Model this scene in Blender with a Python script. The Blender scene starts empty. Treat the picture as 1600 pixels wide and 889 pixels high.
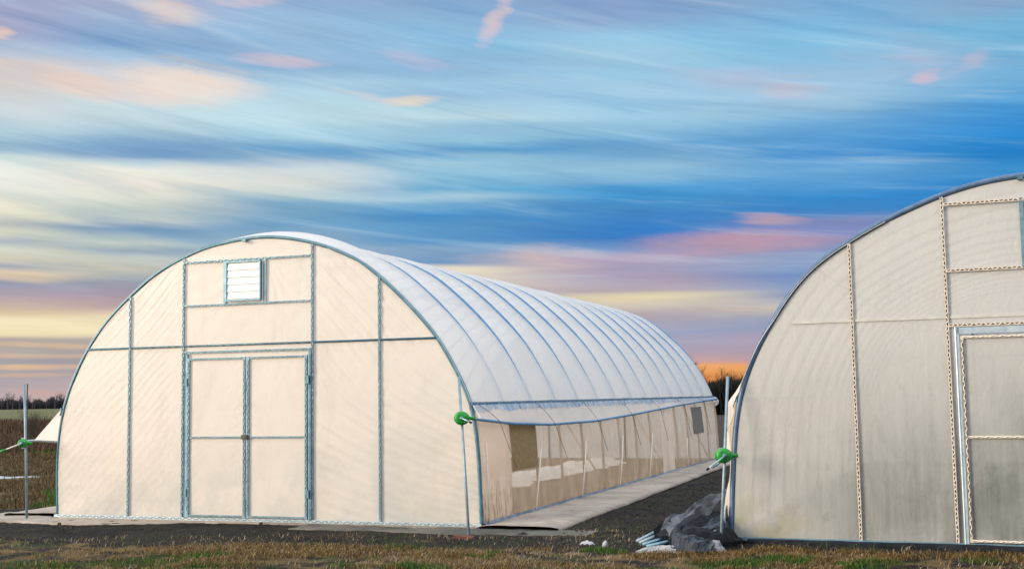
import bpy, math, random
from mathutils import Vector, Matrix, noise
R_ = math.radians
S = bpy.context.scene
COL = S.collection

# ------------------------------------------------------------------ camera
cam = bpy.data.cameras.new('camera'); co = bpy.data.objects.new('camera', cam); COL.objects.link(co)
PITCH, ROLL = 0.09216, -0.01569
c_, s_ = math.cos(PITCH), math.sin(PITCH)
fw = Vector((0, c_, s_)); up = Vector((0, -s_, c_)); rt = Vector((1, 0, 0))
cr, sr = math.cos(ROLL), math.sin(ROLL)
r2 = rt*cr + up*sr; u2 = up*cr - rt*sr
co.matrix_world = Matrix(((r2.x, u2.x, -fw.x, 0), (r2.y, u2.y, -fw.y, 0), (r2.z, u2.z, -fw.z, 1.5), (0, 0, 0, 1)))
cam.sensor_width = 36; cam.lens = 36*1893.9/1600; cam.clip_end = 4000; cam.clip_start = .1
S.camera = co

# ------------------------------------------------------------------ colour management
S.view_settings.view_transform = 'Standard'; S.view_settings.look = 'None'
S.view_settings.exposure = 0; S.view_settings.gamma = 1; S.view_settings.use_curve_mapping = False
try:
    S.cycles.use_denoising = True
    S.cycles.max_bounces = 10; S.cycles.transparent_max_bounces = 24; S.cycles.diffuse_bounces = 5
    S.cycles.caustics_reflective = False; S.cycles.caustics_refractive = False
except Exception: pass

SUN_AZ, SUN_EL = R_(-112), R_(13)      # azimuth from +Y towards +X
SUN_STRENGTH = 4.15

def lin(h, a=1.0):
    if isinstance(h, str):
        v = [int(h[i:i+2], 16)/255 for i in (0, 2, 4)]
        v = [x/12.92 if x <= .04045 else ((x+.055)/1.055)**2.4 for x in v]
    else: v = list(h)
    return (v[0], v[1], v[2], a)

class NT:
    """small node-tree writer"""
    def __init__(s, tree): s.t = tree; s.n = tree.nodes; s.l = tree.links
    def node(s, typ, **kw):
        n = s.n.new(typ)
        for k, v in kw.items(): setattr(n, k, v)
        return n
    def put(s, sock, v):
        if v is None: return
        if hasattr(v, 'is_linked') or hasattr(v, 'links'): s.l.new(v, sock)
        else: sock.default_value = v
    def m(s, op, a, b=None, c=None, clamp=False):
        n = s.node('ShaderNodeMath', operation=op, use_clamp=clamp)
        s.put(n.inputs[0], a)
        if b is not None: s.put(n.inputs[1], b)
        if c is not None: s.put(n.inputs[2], c)
        return n.outputs[0]
    def mix(s, f, a, b, blend='MIX'):
        n = s.node('ShaderNodeMix', data_type='RGBA', blend_type=blend)
        s.put(n.inputs[0], f); s.put(n.inputs[6], a); s.put(n.inputs[7], b)
        return n.outputs[2]
    def ramp(s, f, stops, interp='LINEAR'):
        n = s.node('ShaderNodeValToRGB'); e = n.color_ramp; e.interpolation = interp
        while len(e.elements) < len(stops): e.elements.new(.5)
        for k, (p, c) in enumerate(stops):
            e.elements[k].position = p; e.elements[k].color = lin(c) if isinstance(c, str) else (c if len(c) == 4 else (*c, 1))
        s.put(n.inputs[0], f); return n.outputs[0]
    def rng(s, v, a, b, c=0.0, d=1.0, typ='SMOOTHSTEP'):
        n = s.node('ShaderNodeMapRange', interpolation_type=typ)
        s.put(n.inputs[0], v); n.inputs[1].default_value = a; n.inputs[2].default_value = b
        n.inputs[3].default_value = c; n.inputs[4].default_value = d
        return n.outputs[0]
    def xyz(s, x, y, z):
        n = s.node('ShaderNodeCombineXYZ'); s.put(n.inputs[0], x); s.put(n.inputs[1], y); s.put(n.inputs[2], z); return n.outputs[0]
    def sep(s, v):
        n = s.node('ShaderNodeSeparateXYZ'); s.put(n.inputs[0], v); return n.outputs
    def noise(s, v, scale, detail=3, rough=.5, dist=0.0):
        n = s.node('ShaderNodeTexNoise'); s.put(n.inputs['Vector'], v)
        n.inputs['Scale'].default_value = scale; n.inputs['Detail'].default_value = detail
        n.inputs['Roughness'].default_value = rough; n.inputs['Distortion'].default_value = dist
        return n.outputs[0]
    def scale(s, v, x, y, z):
        n = s.node('ShaderNodeVectorMath', operation='MULTIPLY'); s.put(n.inputs[0], v); n.inputs[1].default_value = (x, y, z); return n.outputs[0]

# ------------------------------------------------------------------ sky
SKY_COLS = [
 (-0.4029, "0.3039:a3abca 0.2899:a6a6c4 0.2782:a4acca 0.2688:aebfd8 0.2593:d8cdc9 0.2427:d6cfcb 0.2237:d0d9dd 0.2069:bcd6e0 0.1988:8fb0cc 0.193:a8c3d4 0.1877:e4ece6 0.166:eeece0 0.1466:e8e2cc 0.1369:b8bfbc 0.1311:dcd9c4 0.1248:a9b5bd 0.1175:dedac5 0.1116:d6cfb8 0.1068:a4a9b5 0.1005:e8cfae 0.0932:8f98b0 0.081:bda9b3 0.0689:e0c4a0 0.064:f8e8c2 0.0519:f4e4b8 0.0494:b7aca4 0.0407:b3a59d 0.0334:a39fa4 0.0237:a9a3a8 0.0107:b5a7ac -0.0004:c9b2ad"),
 (-0.3091, "0.3127:b0b4cd 0.3007:9fb2d2 0.2886:93aed4 0.2799:8aa8d0 0.274:a3bfdc 0.2667:b2c6dc 0.2594:c9ccd6 0.2471:ddd2cf 0.2348:ccdde2 0.215:b5cfdb 0.2026:85a9cf 0.1951:7f9fc6 0.1902:c0d3da 0.1862:eae9dc 0.1727:f0e5d8 0.1602:e2e2d4 0.1501:c6cec8 0.1431:d4d6cb 0.1371:7f9fbd 0.1311:a9bcc4 0.126:c6cdc4 0.12:92a5b5 0.115:c0c6c0 0.1049:cfc8b6 0.0948:9ba2ae 0.0838:a796a8 0.0747:bba1a2 0.0672:f0dcb8 0.0546:f9e9c0 0.0496:b7aba2 0.0345:a09ba5 -0.002:caaead"),
 (-0.1836, "0.3203:97b0d4 0.3055:9dbcdc 0.2905:94b4d8 0.2755:9cb8d8 0.268:90b2d6 0.2579:b3d0e4 0.2452:b8d8e8 0.2274:bfdee9 0.2121:a6cbe0 0.2018:6fa3d0 0.1951:8aaed0 0.1879:cfd8da 0.1761:dcdcd2 0.1658:bccfd2 0.1591:87b0cc 0.1503:7ea9c9 0.1425:6f9fc8 0.1347:86a9c6 0.1244:8fb0ca 0.0906:b4a4b4 0.0647:e8c8a4 0.0491:d0b0a0 0.0129:c9a8a0 -0.0041:c9a8a0"),
 (-0.0521, "0.3231:8aa8d2 0.303:93b9de 0.2878:94bde0 0.2751:90b4da 0.2649:97bbdc 0.2572:a8cbe4 0.2469:9fc0de 0.2366:b3d3e6 0.2262:c0dde8 0.2185:9cc4e0 0.2081:9ac5e0 0.2003:5f9bd0 0.194:9bc3dc 0.1846:98c2dc 0.1715:6aa8d4 0.1647:a6c8dc 0.1595:7aa9d0 0.1505:4a8fcb 0.1426:5f97c9 0.1295:5a90c6 0.1226:8aa8c8 0.1163:7f9fc4 0.111:6c93c2 0.1063:e8dcc4 0.0994:e6d4ba 0.0847:c8b4b4 0.0636:e8c8a4 0.0111:c9a8a0"),
 (0.1076, "0.3192:8fa6cf 0.3067:93abd0 0.2942:9cc5e5 0.279:a3c9e4 0.2638:a0c8e4 0.2485:a9cbe6 0.228:a3c9e3 0.2151:96c0e0 0.2047:6aa2d6 0.1943:78a8d4 0.1855:97bfdb 0.1761:86b4da 0.1699:4f9bd6 0.1631:3d8fd0 0.1526:4a8cc8 0.1448:4186cc 0.1343:2f7ccb 0.1265:3b80cc 0.1196:7896c8 0.1134:b49fb8 0.1029:a09ab8 0.0924:a89cb4 0.0845:b7a8b0 0.0803:e5d6b0 0.074:d8cab4 0.0661:b3a4ac 0.0504:98a0bd 0.0373:a89fb4 0.0268:c8a4a4 0.0232:f0a860 0.0086:e08850"),
 (0.2619, "0.3081:86aed8 0.2935:88b8e0 0.2788:8abde4 0.264:92bfe4 0.2491:9fc0e0 0.2342:a6c6e0 0.2242:9cc0dd 0.2142:74a8da 0.2016:5a9ad4 0.189:4a90d4 0.1764:6fa6da 0.1637:5598d6 0.1536:2f88d2 0.1434:3d80c4 0.1358:7f8bbb 0.1282:7f86bd 0.119:8d8cb8 0.1119:8490bd 0.1027:94a8cc 0.0925:6f8fc8 0.0848:7c9ac6 0.0772:7086c0 0.0711:b0b0b8 0.067:d2c6b2 0.0593:98a0ba 0.0517:8c96bc 0.0456:b39cb4 0.0339:a898ae 0.0252:b495a8 0.0227:e89a78 0.0196:f0a860 0.0059:e08040"),
 (0.4045, "0.2914:8fa8cc 0.2775:80b6dc 0.2634:7cb4dc 0.2446:80b4de 0.2256:6ca6da 0.2137:509cdc 0.2018:3a90d8 0.1898:0f82cf 0.1778:0c7cc8 0.1672:3d90d0 0.1585:1c80cc 0.1392:2a7fca 0.1004:5f8fcb 0.0664:a0a4b8 0.0421:b09cb0 0.0218:b495a8 0.0193:e89a78 0.0164:f0a860 0.0034:e08040"),
]
SKY_CLOUDS = [  # azimuth, elevation, half width, half height, tilt, colour, cover
 (-0.2787,0.3054,0.0285,0.0074,0.05,"f6d6bf",0.80),
 (-0.3987,0.2802,0.0072,0.0042,0.00,"f2ccb0",0.90),
 (-0.2606,0.2523,0.0404,0.0127,0.05,"f9dfca",0.90),
 (-0.3393,0.2487,0.0259,0.0084,0.25,"f0d5c6",0.70),
 (-0.2929,0.2417,0.0310,0.0053,0.10,"ead6d0",0.60),
 (-0.1864,0.2729,0.0259,0.0037,0.05,"dcc4c8",0.75),
 (-0.0984,0.2401,0.0248,0.0037,-0.12,"f6dfc6",0.90),
 (-0.1339,0.2438,0.0217,0.0042,0.25,"d8d4d8",0.50),
 (-0.0073,0.3067,0.0088,0.0148,-0.30,"e4c8c8",0.80),
 (-0.0697,0.2761,0.0176,0.0074,0.20,"b8bcd4",0.60),
 (0.1889,0.2536,0.0388,0.0074,0.15,"b9bfd4",0.60),
 (0.2348,0.2405,0.0197,0.0048,0.10,"c8becb",0.60),
 (0.3278,0.2583,0.0414,0.0169,0.20,"a9bcd8",0.50),
 (0.3328,0.2412,0.0098,0.0042,-0.10,"dcbcc8",0.80),
 (0.3252,0.2561,0.0155,0.0063,0.10,"bcc2d6",0.50),
 (0.3657,0.2505,0.0114,0.0048,-0.40,"c4bcd0",0.50),
 (0.1794,0.1225,0.0595,0.0079,0.02,"cc9ca6",0.85),
 (0.2056,0.1385,0.0233,0.0032,0.12,"c8a4ac",0.80),
 (0.0349,0.1140,0.0310,0.0074,0.08,"dcbcb4",0.70),
 (-0.0050,0.1115,0.0362,0.0048,0.05,"c8bcbc",0.50),
 (-0.2203,0.3176,0.0155,0.0032,0.00,"e0c8cc",0.60),
 (0.0795,0.0983,0.0621,0.0063,0.05,"b49fb4",0.40),
 (0.2349,0.1063,0.0466,0.0032,0.04,"9cb0cc",0.50),
 (-0.2893,0.1396,0.0388,0.0037,0.13,"7b9cbd",0.50),
 (-0.3834,0.0975,0.0310,0.0037,0.03,"ecd0ac",0.60),
 (-0.3732,0.0446,0.0466,0.0016,0.03,"e6c49c",0.60),
 (-0.3685,0.0367,0.0414,0.0016,0.02,"e2bc98",0.70),
 (-0.3774,0.0285,0.0414,0.0018,0.00,"ecc298",0.80),
 (-0.3728,0.0226,0.0310,0.0013,0.00,"deb490",0.60),
 (-0.3634,0.0092,0.0259,0.0021,0.05,"d8aa98",0.50),
]

W = bpy.data.worlds.new('World'); S.world = W; W.use_nodes = True
w = NT(W.node_tree); w.n.clear()
tc = w.node('ShaderNodeTexCoord').outputs['Generated']
dx_, dy_, dz_ = w.sep(tc)
AZ = w.m('ARCTAN2', dx_, dy_)
EL = w.m('ARCSINE', dz_)
# wind-drawn streaks: noise stretched along the azimuth shifts the layers up and down
tilt = w.m('MULTIPLY', w.m('MULTIPLY', AZ, w.rng(EL, 0.03, .25)), .13)
ELt = w.m('ADD', EL, tilt)
st = w.xyz(w.m('MULTIPLY', AZ, 2.6), w.m('MULTIPLY', ELt, 26), 0)
n1 = w.noise(st, 1.0, 4, .55, .6)
st2 = w.xyz(w.m('MULTIPLY', AZ, 7), w.m('MULTIPLY', ELt, 95), 3.7)
n2 = w.noise(st2, 1.0, 4, .6, .4)
n3 = w.noise(w.xyz(w.m('MULTIPLY', AZ, 30), w.m('MULTIPLY', ELt, 70), 1.3), 1.0, 4, .6, .3)
hi = w.rng(EL, 0.02, .14)
amp = w.m('MULTIPLY_ADD', hi, .014, .004)
off = w.m('MULTIPLY', w.m('SUBTRACT', n1, .5), amp)
off2 = w.m('MULTIPLY', w.m('SUBTRACT', n2, .5), w.m('MULTIPLY', amp, .45))
ELw = w.m('ADD', w.m('ADD', EL, off), off2)
AZw = w.m('ADD', AZ, w.m('MULTIPLY', w.m('SUBTRACT', n1, .5), .12))
cur = None; lastA = None
EL0, EL1 = -.02, .34
for A, spec in SKY_COLS:
    stops = []
    for t in spec.split():
        e, c = t.split(':'); stops.append(((float(e)-EL0)/(EL1-EL0), c))
    stops.sort()
    f = w.m('DIVIDE', w.m('SUBTRACT', ELw, EL0), EL1-EL0)
    colr = w.ramp(f, stops)
    cur = colr if cur is None else w.mix(w.rng(AZw, lastA, A), cur, colr)
    lastA = A
for A, E, rx, ry, sl, colr, al in SKY_CLOUDS:
    du = w.m('SUBTRACT', AZw, A); dv = w.m('SUBTRACT', ELw, E)
    dv = w.m('ADD', dv, w.m('MULTIPLY', du, sl))
    a = w.m('DIVIDE', du, rx); b = w.m('DIVIDE', dv, ry)
    d2 = w.m('ADD', w.m('MULTIPLY', a, a), w.m('MULTIPLY', b, b))
    d2 = w.m('ADD', d2, w.m('ADD', w.m('MULTIPLY', w.m('SUBTRACT', n2, .5), 2.2), w.m('MULTIPLY', w.m('SUBTRACT', n3, .5), 2.6)))
    cur = w.mix(w.rng(d2, 2.9, -.9, 0, al), cur, lin(colr))
# long thin cirrus drawn out by the wind, falling towards the right
ELs = w.m('ADD', EL, w.m('MULTIPLY', AZ, w.rng(EL, .02, .26, .02, .20, 'LINEAR')))
n4 = w.noise(w.xyz(w.m('MULTIPLY', AZ, 3.4), w.m('MULTIPLY', ELs, 44), 9.1), 1.0, 4, .55, .9)
n5 = w.noise(w.xyz(w.m('MULTIPLY', AZ, 8), w.m('MULTIPLY', ELs, 130), 2.1), 1.0, 3, .55, .6)
nn = w.m('ADD', w.m('MULTIPLY', n4, .80), w.m('MULTIPLY', n5, .20))
cur = w.mix(w.m('MULTIPLY', w.rng(nn, .50, .70), w.m('MULTIPLY_ADD', hi, .24, .04)), cur, (.66, .80, .86, 1))
cur = w.mix(w.m('MULTIPLY', w.rng(nn, .50, .33), w.m('MULTIPLY_ADD', hi, .36, .06)), cur, w.mix(1.0, cur, (.55, .74, .88, 1), 'MULTIPLY'))
# fine streak brightness
bri = w.m('MULTIPLY_ADD', w.m('SUBTRACT', n2, .5), .30, 1.0)
bri = w.m('MULTIPLY', bri, w.m('MULTIPLY_ADD', w.m('SUBTRACT', n1, .5), .22, 1.0))
grey = w.node('ShaderNodeCombineColor'); [w.put(grey.inputs[i], bri) for i in range(3)]
cur = w.mix(1.0, cur, grey.outputs[0], 'MULTIPLY')
sp_ = w.node('ShaderNodeSeparateColor'); w.put(sp_.inputs[0], cur)
blu = w.rng(w.m('SUBTRACT', sp_.outputs[2], sp_.outputs[0]), .22, .60)
cur = w.mix(blu, cur, w.mix(1.0, cur, (.87, 1.0, .955, 1), 'MULTIPLY'))
# unseen high sky above the picture, brightened to light the roofs
over = w.mix(w.noise(w.scale(tc, 3, 3, 3), 2.0, 4, .5), (1.40, 1.58, 1.80, 1), (1.75, 1.82, 1.92, 1))
cur = w.mix(w.rng(EL, .33, .50), cur, over)
# unseen warm glow low behind the camera, added to light the front walls
back = w.m('MULTIPLY', w.rng(dy_, -.1, -.8), w.rng(EL, .55, .05))
cur = w.mix(w.m('MULTIPLY', back, .8), cur, (.95, .74, .62, 1))
cur = w.mix(w.rng(EL, -.004, -.03), cur, (.03, .028, .025, 1))
sky = w.node('ShaderNodeTexSky', sky_type='NISHITA', sun_disc=False, sun_elevation=SUN_EL, sun_rotation=SUN_AZ)
b1 = w.node('ShaderNodeBackground'); w.put(b1.inputs[0], cur); b1.inputs[1].default_value = 0.97
b2 = w.node('ShaderNodeBackground'); w.put(b2.inputs[0], sky.outputs[0]); b2.inputs[1].default_value = 0.006
ad = w.node('ShaderNodeAddShader'); w.l.new(b1.outputs[0], ad.inputs[0]); w.l.new(b2.outputs[0], ad.inputs[1])
wo = w.node('ShaderNodeOutputWorld'); w.l.new(ad.outputs[0], wo.inputs[0])
try:
    W.cycles.sampling_method = 'MANUAL'; W.cycles.sample_map_resolution = 512
except Exception: pass

sl_ = bpy.data.lights.new('sun', 'SUN'); so = bpy.data.objects.new('sun', sl_); COL.objects.link(so)
sl_.energy = SUN_STRENGTH; sl_.color = (1.0, .83, .62); sl_.angle = R_(22)
sd = Vector((math.sin(SUN_AZ)*math.cos(SUN_EL), math.cos(SUN_AZ)*math.cos(SUN_EL), math.sin(SUN_EL)))
so.rotation_euler = sd.to_track_quat('Z', 'Y').to_euler(); so.location = sd*200

# ------------------------------------------------------------------ materials
def newmat(name):
    m = bpy.data.materials.new(name); m.use_nodes = True
    t = NT(m.node_tree); t.n.clear(); return m, t
def bsdf(t, color, rough=.6, metal=0.0, spec=.5, normal=None):
    p = t.node('ShaderNodeBsdfPrincipled'); t.put(p.inputs['Base Color'], color)
    t.put(p.inputs['Roughness'], rough); t.put(p.inputs['Metallic'], metal)
    p.inputs['Specular IOR Level'].default_value = spec
    if normal is not None: t.l.new(normal, p.inputs['Normal'])
    return p.outputs[0]
def done(m, t, sh):
    o = t.node('ShaderNodeOutputMaterial'); t.l.new(sh, o.inputs[0]); return m
def bump(t, h, strength=.3, dist=.01):
    b = t.node('ShaderNodeBump'); b.inputs['Strength'].default_value = strength; b.inputs['Distance'].default_value = dist
    t.put(b.inputs['Height'], h); return b.outputs[0]
def mixsh(t, f, a, b):
    n = t.node('ShaderNodeMixShader'); t.put(n.inputs[0], f); t.l.new(a, n.inputs[1]); t.l.new(b, n.inputs[2]); return n.outputs[0]
def plain(name, c1, c2, scale=8, rough=.6, metal=0.0, bmp=.2, bdist=.004, spec=.5):
    m, t = newmat(name); oc = t.node('ShaderNodeTexCoord').outputs['Object']
    n = t.noise(oc, scale, 5, .6)
    col = t.mix(t.rng(n, .3, .7), lin(c1), lin(c2))
    fine = t.noise(oc, scale*9, 3, .6)
    return done(m, t, bsdf(t, col, rough, metal, spec, bump(t, fine, bmp, bdist)))

def film(name, base, transl=.35, transp=.06, rough=.38, dirt=None, wrinkle=.25, through=(1, .97, .94)):
    """polythene sheet: diffuse + translucent + a share that lets light straight through"""
    m, t = newmat(name); oc = t.node('ShaderNodeTexCoord').outputs['Object']
    col = lin(base)
    n = t.noise(oc, 1.6, 5, .55)
    col = t.mix(t.rng(n, .35, .75, 0, .35), col, lin([x*.90 for x in base]))
    fade = transp
    if dirt: col, fade = dirt(t, oc, col, transp)
    wv = t.noise(t.scale(oc, 5, 1.2, 3), 2.2, 5, .6, .5)
    nb = bump(t, wv, wrinkle, .02)
    p = bsdf(t, col, rough, 0, .35, nb)
    tr = t.node('ShaderNodeBsdfTranslucent'); t.put(tr.inputs[0], t.mix(1.0, col, lin(through), 'MULTIPLY')); t.l.new(nb, tr.inputs['Normal'])
    tp = t.node('ShaderNodeBsdfTransparent'); tp.inputs[0].default_value = (.97, .97, .97, 1)
    return done(m, t, mixsh(t, fade, mixsh(t, transl, p, tr.outputs[0]), tp.outputs[0]))

def dirt_and_falloff(t, oc, col, transp):
    x, y, z = t.sep(oc)
    low = t.m('MULTIPLY', t.rng(z, 1.25, .0), t.rng(t.noise(oc, 1.7, 5, .65), .36, .68))  # bluish shading near the wall foot, painted into the film colour
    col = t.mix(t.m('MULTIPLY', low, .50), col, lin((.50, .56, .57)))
    blot = t.rng(t.noise(t.scale(oc, 1, 1, .45), 2.1, 6, .65, .6), .48, .70)
    col = t.mix(t.m('MULTIPLY', blot, .16), col, lin((.55, .50, .44)))
    side = t.m('MULTIPLY', t.m('MULTIPLY', t.rng(x, 3.2, 5.6), t.rng(z, 2.2, .2)), t.rng(t.noise(oc, 1.3, 5, .6), .3, .6))  # light falloff towards the lower right, painted into the film colour
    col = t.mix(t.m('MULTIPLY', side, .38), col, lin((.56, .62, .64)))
    spl = t.rng(t.noise(t.scale(oc, 1, 1, .5), 9, 4, .7), .66, .78)
    col = t.mix(t.m('MULTIPLY', t.m('MULTIPLY', spl, t.rng(z, .35, .02)), .5), col, lin((.35, .36, .33)))
    return col, transp
def dirt_old(t, oc, col, transp):
    x, y, z = t.sep(oc)
    streak = t.noise(t.scale(oc, 9, 1, .7), 1.6, 5, .6, .3)
    blot = t.noise(t.scale(oc, 1, 1, .8), 1.25, 5, .62, .4)
    right = t.rng(x, .2, 2.4)
    g = t.m('MULTIPLY', t.rng(z, 2.4, .35), t.m('MULTIPLY_ADD', right, .54, .46))
    f = t.m('MULTIPLY', g, t.m('ADD', t.m('MULTIPLY', t.rng(blot, .22, .72), .50), t.m('MULTIPLY', streak, .65)), clamp=True)
    col = t.mix(t.m('MULTIPLY', f, .95), col, lin((.15, .165, .15)))
    yel = t.m('MULTIPLY', t.m('MULTIPLY', t.rng(z, .75, .05), t.rng(x, 1.15, .3)), t.rng(t.noise(oc, 3.1, 4, .6), .4, .62))
    col = t.mix(t.m('MULTIPLY', yel, .65), col, lin((.50, .46, .28)))
    spots = t.rng(t.noise(t.scale(oc, 1, 1, .7), 3.3, 4, .65), .60, .74)
    col = t.mix(t.m('MULTIPLY', spots, t.m('MULTIPLY', g, .55)), col, lin((.16, .18, .16)))
    return col, t.m('MULTIPLY_ADD', f, .06, transp)
def dirt_side(t, oc, col, transp):
    x, y, z = t.sep(oc)
    s = t.noise(t.scale(oc, 1, 14, 2.2), 1.4, 5, .65, .8)
    g = t.m('MULTIPLY', t.rng(z, .75, .1), t.rng(s, .46, .62))
    return t.mix(t.m('MULTIPLY', g, .8), col, lin((.36, .20, .10))), transp

M = {}
M['film'] = film('white_polythene', (.88, .835, .775), .48, .03, dirt=dirt_and_falloff)
M['film_roof'] = film('roof_polythene', (.90, .945, .965), .52, .07, rough=.3, wrinkle=.3, through=(1, .92, .88))
M['film_curtain'] = film('curtain_polythene', (.90, .89, .89), .62, .05, rough=.3, wrinkle=.5)
M['film_old'] = film('weathered_polythene', (.60, .618, .62), .30, .08, rough=.5, dirt=dirt_old, wrinkle=.35)
M['film_old_roof'] = film('weathered_roof_polythene', (.80, .79, .78), .40, .06, rough=.4, wrinkle=.3)
M['film_side'] = film('side_polythene', (.90, .76, .64), .55, .08, dirt=dirt_side, wrinkle=.8)
M['film_bay'] = film('opaque_polythene', (.90, .85, .79), .58, .03, wrinkle=.6)
def screen_mat():
    m, t = newmat('insect_screen'); oc = t.node('ShaderNodeTexCoord').outputs['Object']
    n = t.noise(t.scale(oc, 1, 2.5, 1), 1.5, 4, .6)
    col = t.mix(n, lin((.92, .74, .57)), lin((.96, .84, .70)))
    d = t.node('ShaderNodeBsdfDiffuse'); t.put(d.inputs[0], col)
    tr = t.node('ShaderNodeBsdfTranslucent'); t.put(tr.inputs[0], col)
    tp = t.node('ShaderNodeBsdfTransparent'); tp.inputs[0].default_value = (.98, .96, .93, 1)
    x, y, z = t.sep(oc)
    f = t.m('MULTIPLY_ADD', t.rng(n, .35, .7), -.16, .70)
    return done(m, t, mixsh(t, f, mixsh(t, .6, d.outputs[0], tr.outputs[0]), tp.outputs[0]))
M['screen'] = screen_mat()
M['steel'] = plain('galvanised_steel', (.10, .215, .30), (.19, .32, .41), 14, .42, .35, .15, .002)
M['steel_pale'] = plain('pale_galvanised_steel', (.32, .43, .52), (.45, .55, .62), 10, .4, .3, .1, .002)
M['steel_rib'] = plain('rib_steel', (.05, .18, .36), (.10, .26, .45), 12, .45, .2, .1, .002)
M['arch_blue'] = plain('arch_steel', (.05, .15, .21), (.10, .22, .29), 9, .4, .3, .15, .002)
M['wire'] = plain('spring_wire', (.02, .06, .08), (.40, .48, .48), 46, .5, .3, .1, .001)
M['old_channel'] = plain('old_channel', (.47, .41, .36), (.60, .54, .48), 12, .55, .1, .3, .002)
M['old_girt'] = plain('old_girt', (.40, .42, .40), (.52, .53, .50), 9, .7, 0, .2, .002)
M['old_groove'] = plain('old_groove', (.05, .045, .04), (.11, .095, .08), 20, .8, 0, .2, .002)
M['old_wire'] = plain('coated_wire', (.66, .62, .56), (.74, .71, .66), 20, .5, 0, .1, .001)
M['louver'] = plain('louver_plastic', (.62, .65, .68), (.68, .71, .74), 8, .35, .0, .1, .002)
M['green'] = plain('green_plastic', (.004, .20, .015), (.01, .30, .025), 12, .42, 0, .1, .002)
M['wood'] = plain('weathered_board', (.16, .14, .12), (.27, .245, .21), 7, .85, 0, .5, .004)
M['shade'] = plain('burlap_shade', (.20, .135, .06), (.28, .20, .10), 26, .95, 0, .6, .004)
M['grey_shade'] = plain('grey_shade', (.13, .115, .10), (.20, .18, .16), 22, .95, 0, .5, .004)
M['rope'] = plain('white_rope', (.72, .68, .60), (.84, .80, .74), 40, .8, 0, .2, .001)
M['cord'] = plain('dark_cord', (.13, .12, .11), (.22, .20, .18), 40, .8, 0, .2, .001)
M['tarp'] = plain('black_tarp', (.005, .007, .010), (.016, .020, .026), 6, .65, 0, .5, .01, .12)
M['tarp_grey'] = plain('grey_tarp', (.045, .055, .07), (.115, .125, .145), 6, .65, 0, .6, .01, .2)
M['white_sheet'] = plain('white_sheet', (.24, .26, .30), (.44, .45, .48), 7, .4, 0, .8, .02)
M['crop'] = plain('crop_cover_cloth', (.72, .68, .62), (.82, .78, .72), 5, .7, 0, .4, .01)
M['post'] = plain('post_steel', (.16, .25, .31), (.27, .36, .42), 10, .45, .3, .1, .002)
M['inner_rib'] = plain('inner_rib', (.30, .24, .19), (.40, .33, .27), 10, .6, .1, .1, .002)
M['hem'] = plain('blue_shaded_film', (.13, .24, .38), (.42, .52, .64), 6, .4, 0, .6, .01)  # blue shading of the gathered ruffles put into the film colour
M['tarp_blue'] = plain('bluish_tarp', (.018, .027, .04), (.06, .075, .10), 7, .55, 0, .7, .012, .25)
M['arch_slate'] = plain('slate_arch_steel', (.045, .10, .19), (.09, .15, .25), 9, .45, .25, .15, .002)
M['hem_dark'] = plain('dark_hem', (.035, .06, .10), (.17, .23, .31), 5, .5, 0, .6, .01)
M['clod'] = plain('clod', (.006, .006, .006), (.05, .042, .035), 5, .95, 0, .5, .004)
M['brick'] = plain('brick_red', (.085, .03, .022), (.13, .05, .035), 16, .9, 0, .6, .004)
M['bark'] = plain('bark', (.035, .026, .022), (.06, .045, .036), 12, .95, 0, .6, .01)
M['bark_far'] = plain('far_bark', (.045, .04, .05), (.065, .055, .065), 12, .95, 0, .3, .01)

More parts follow.
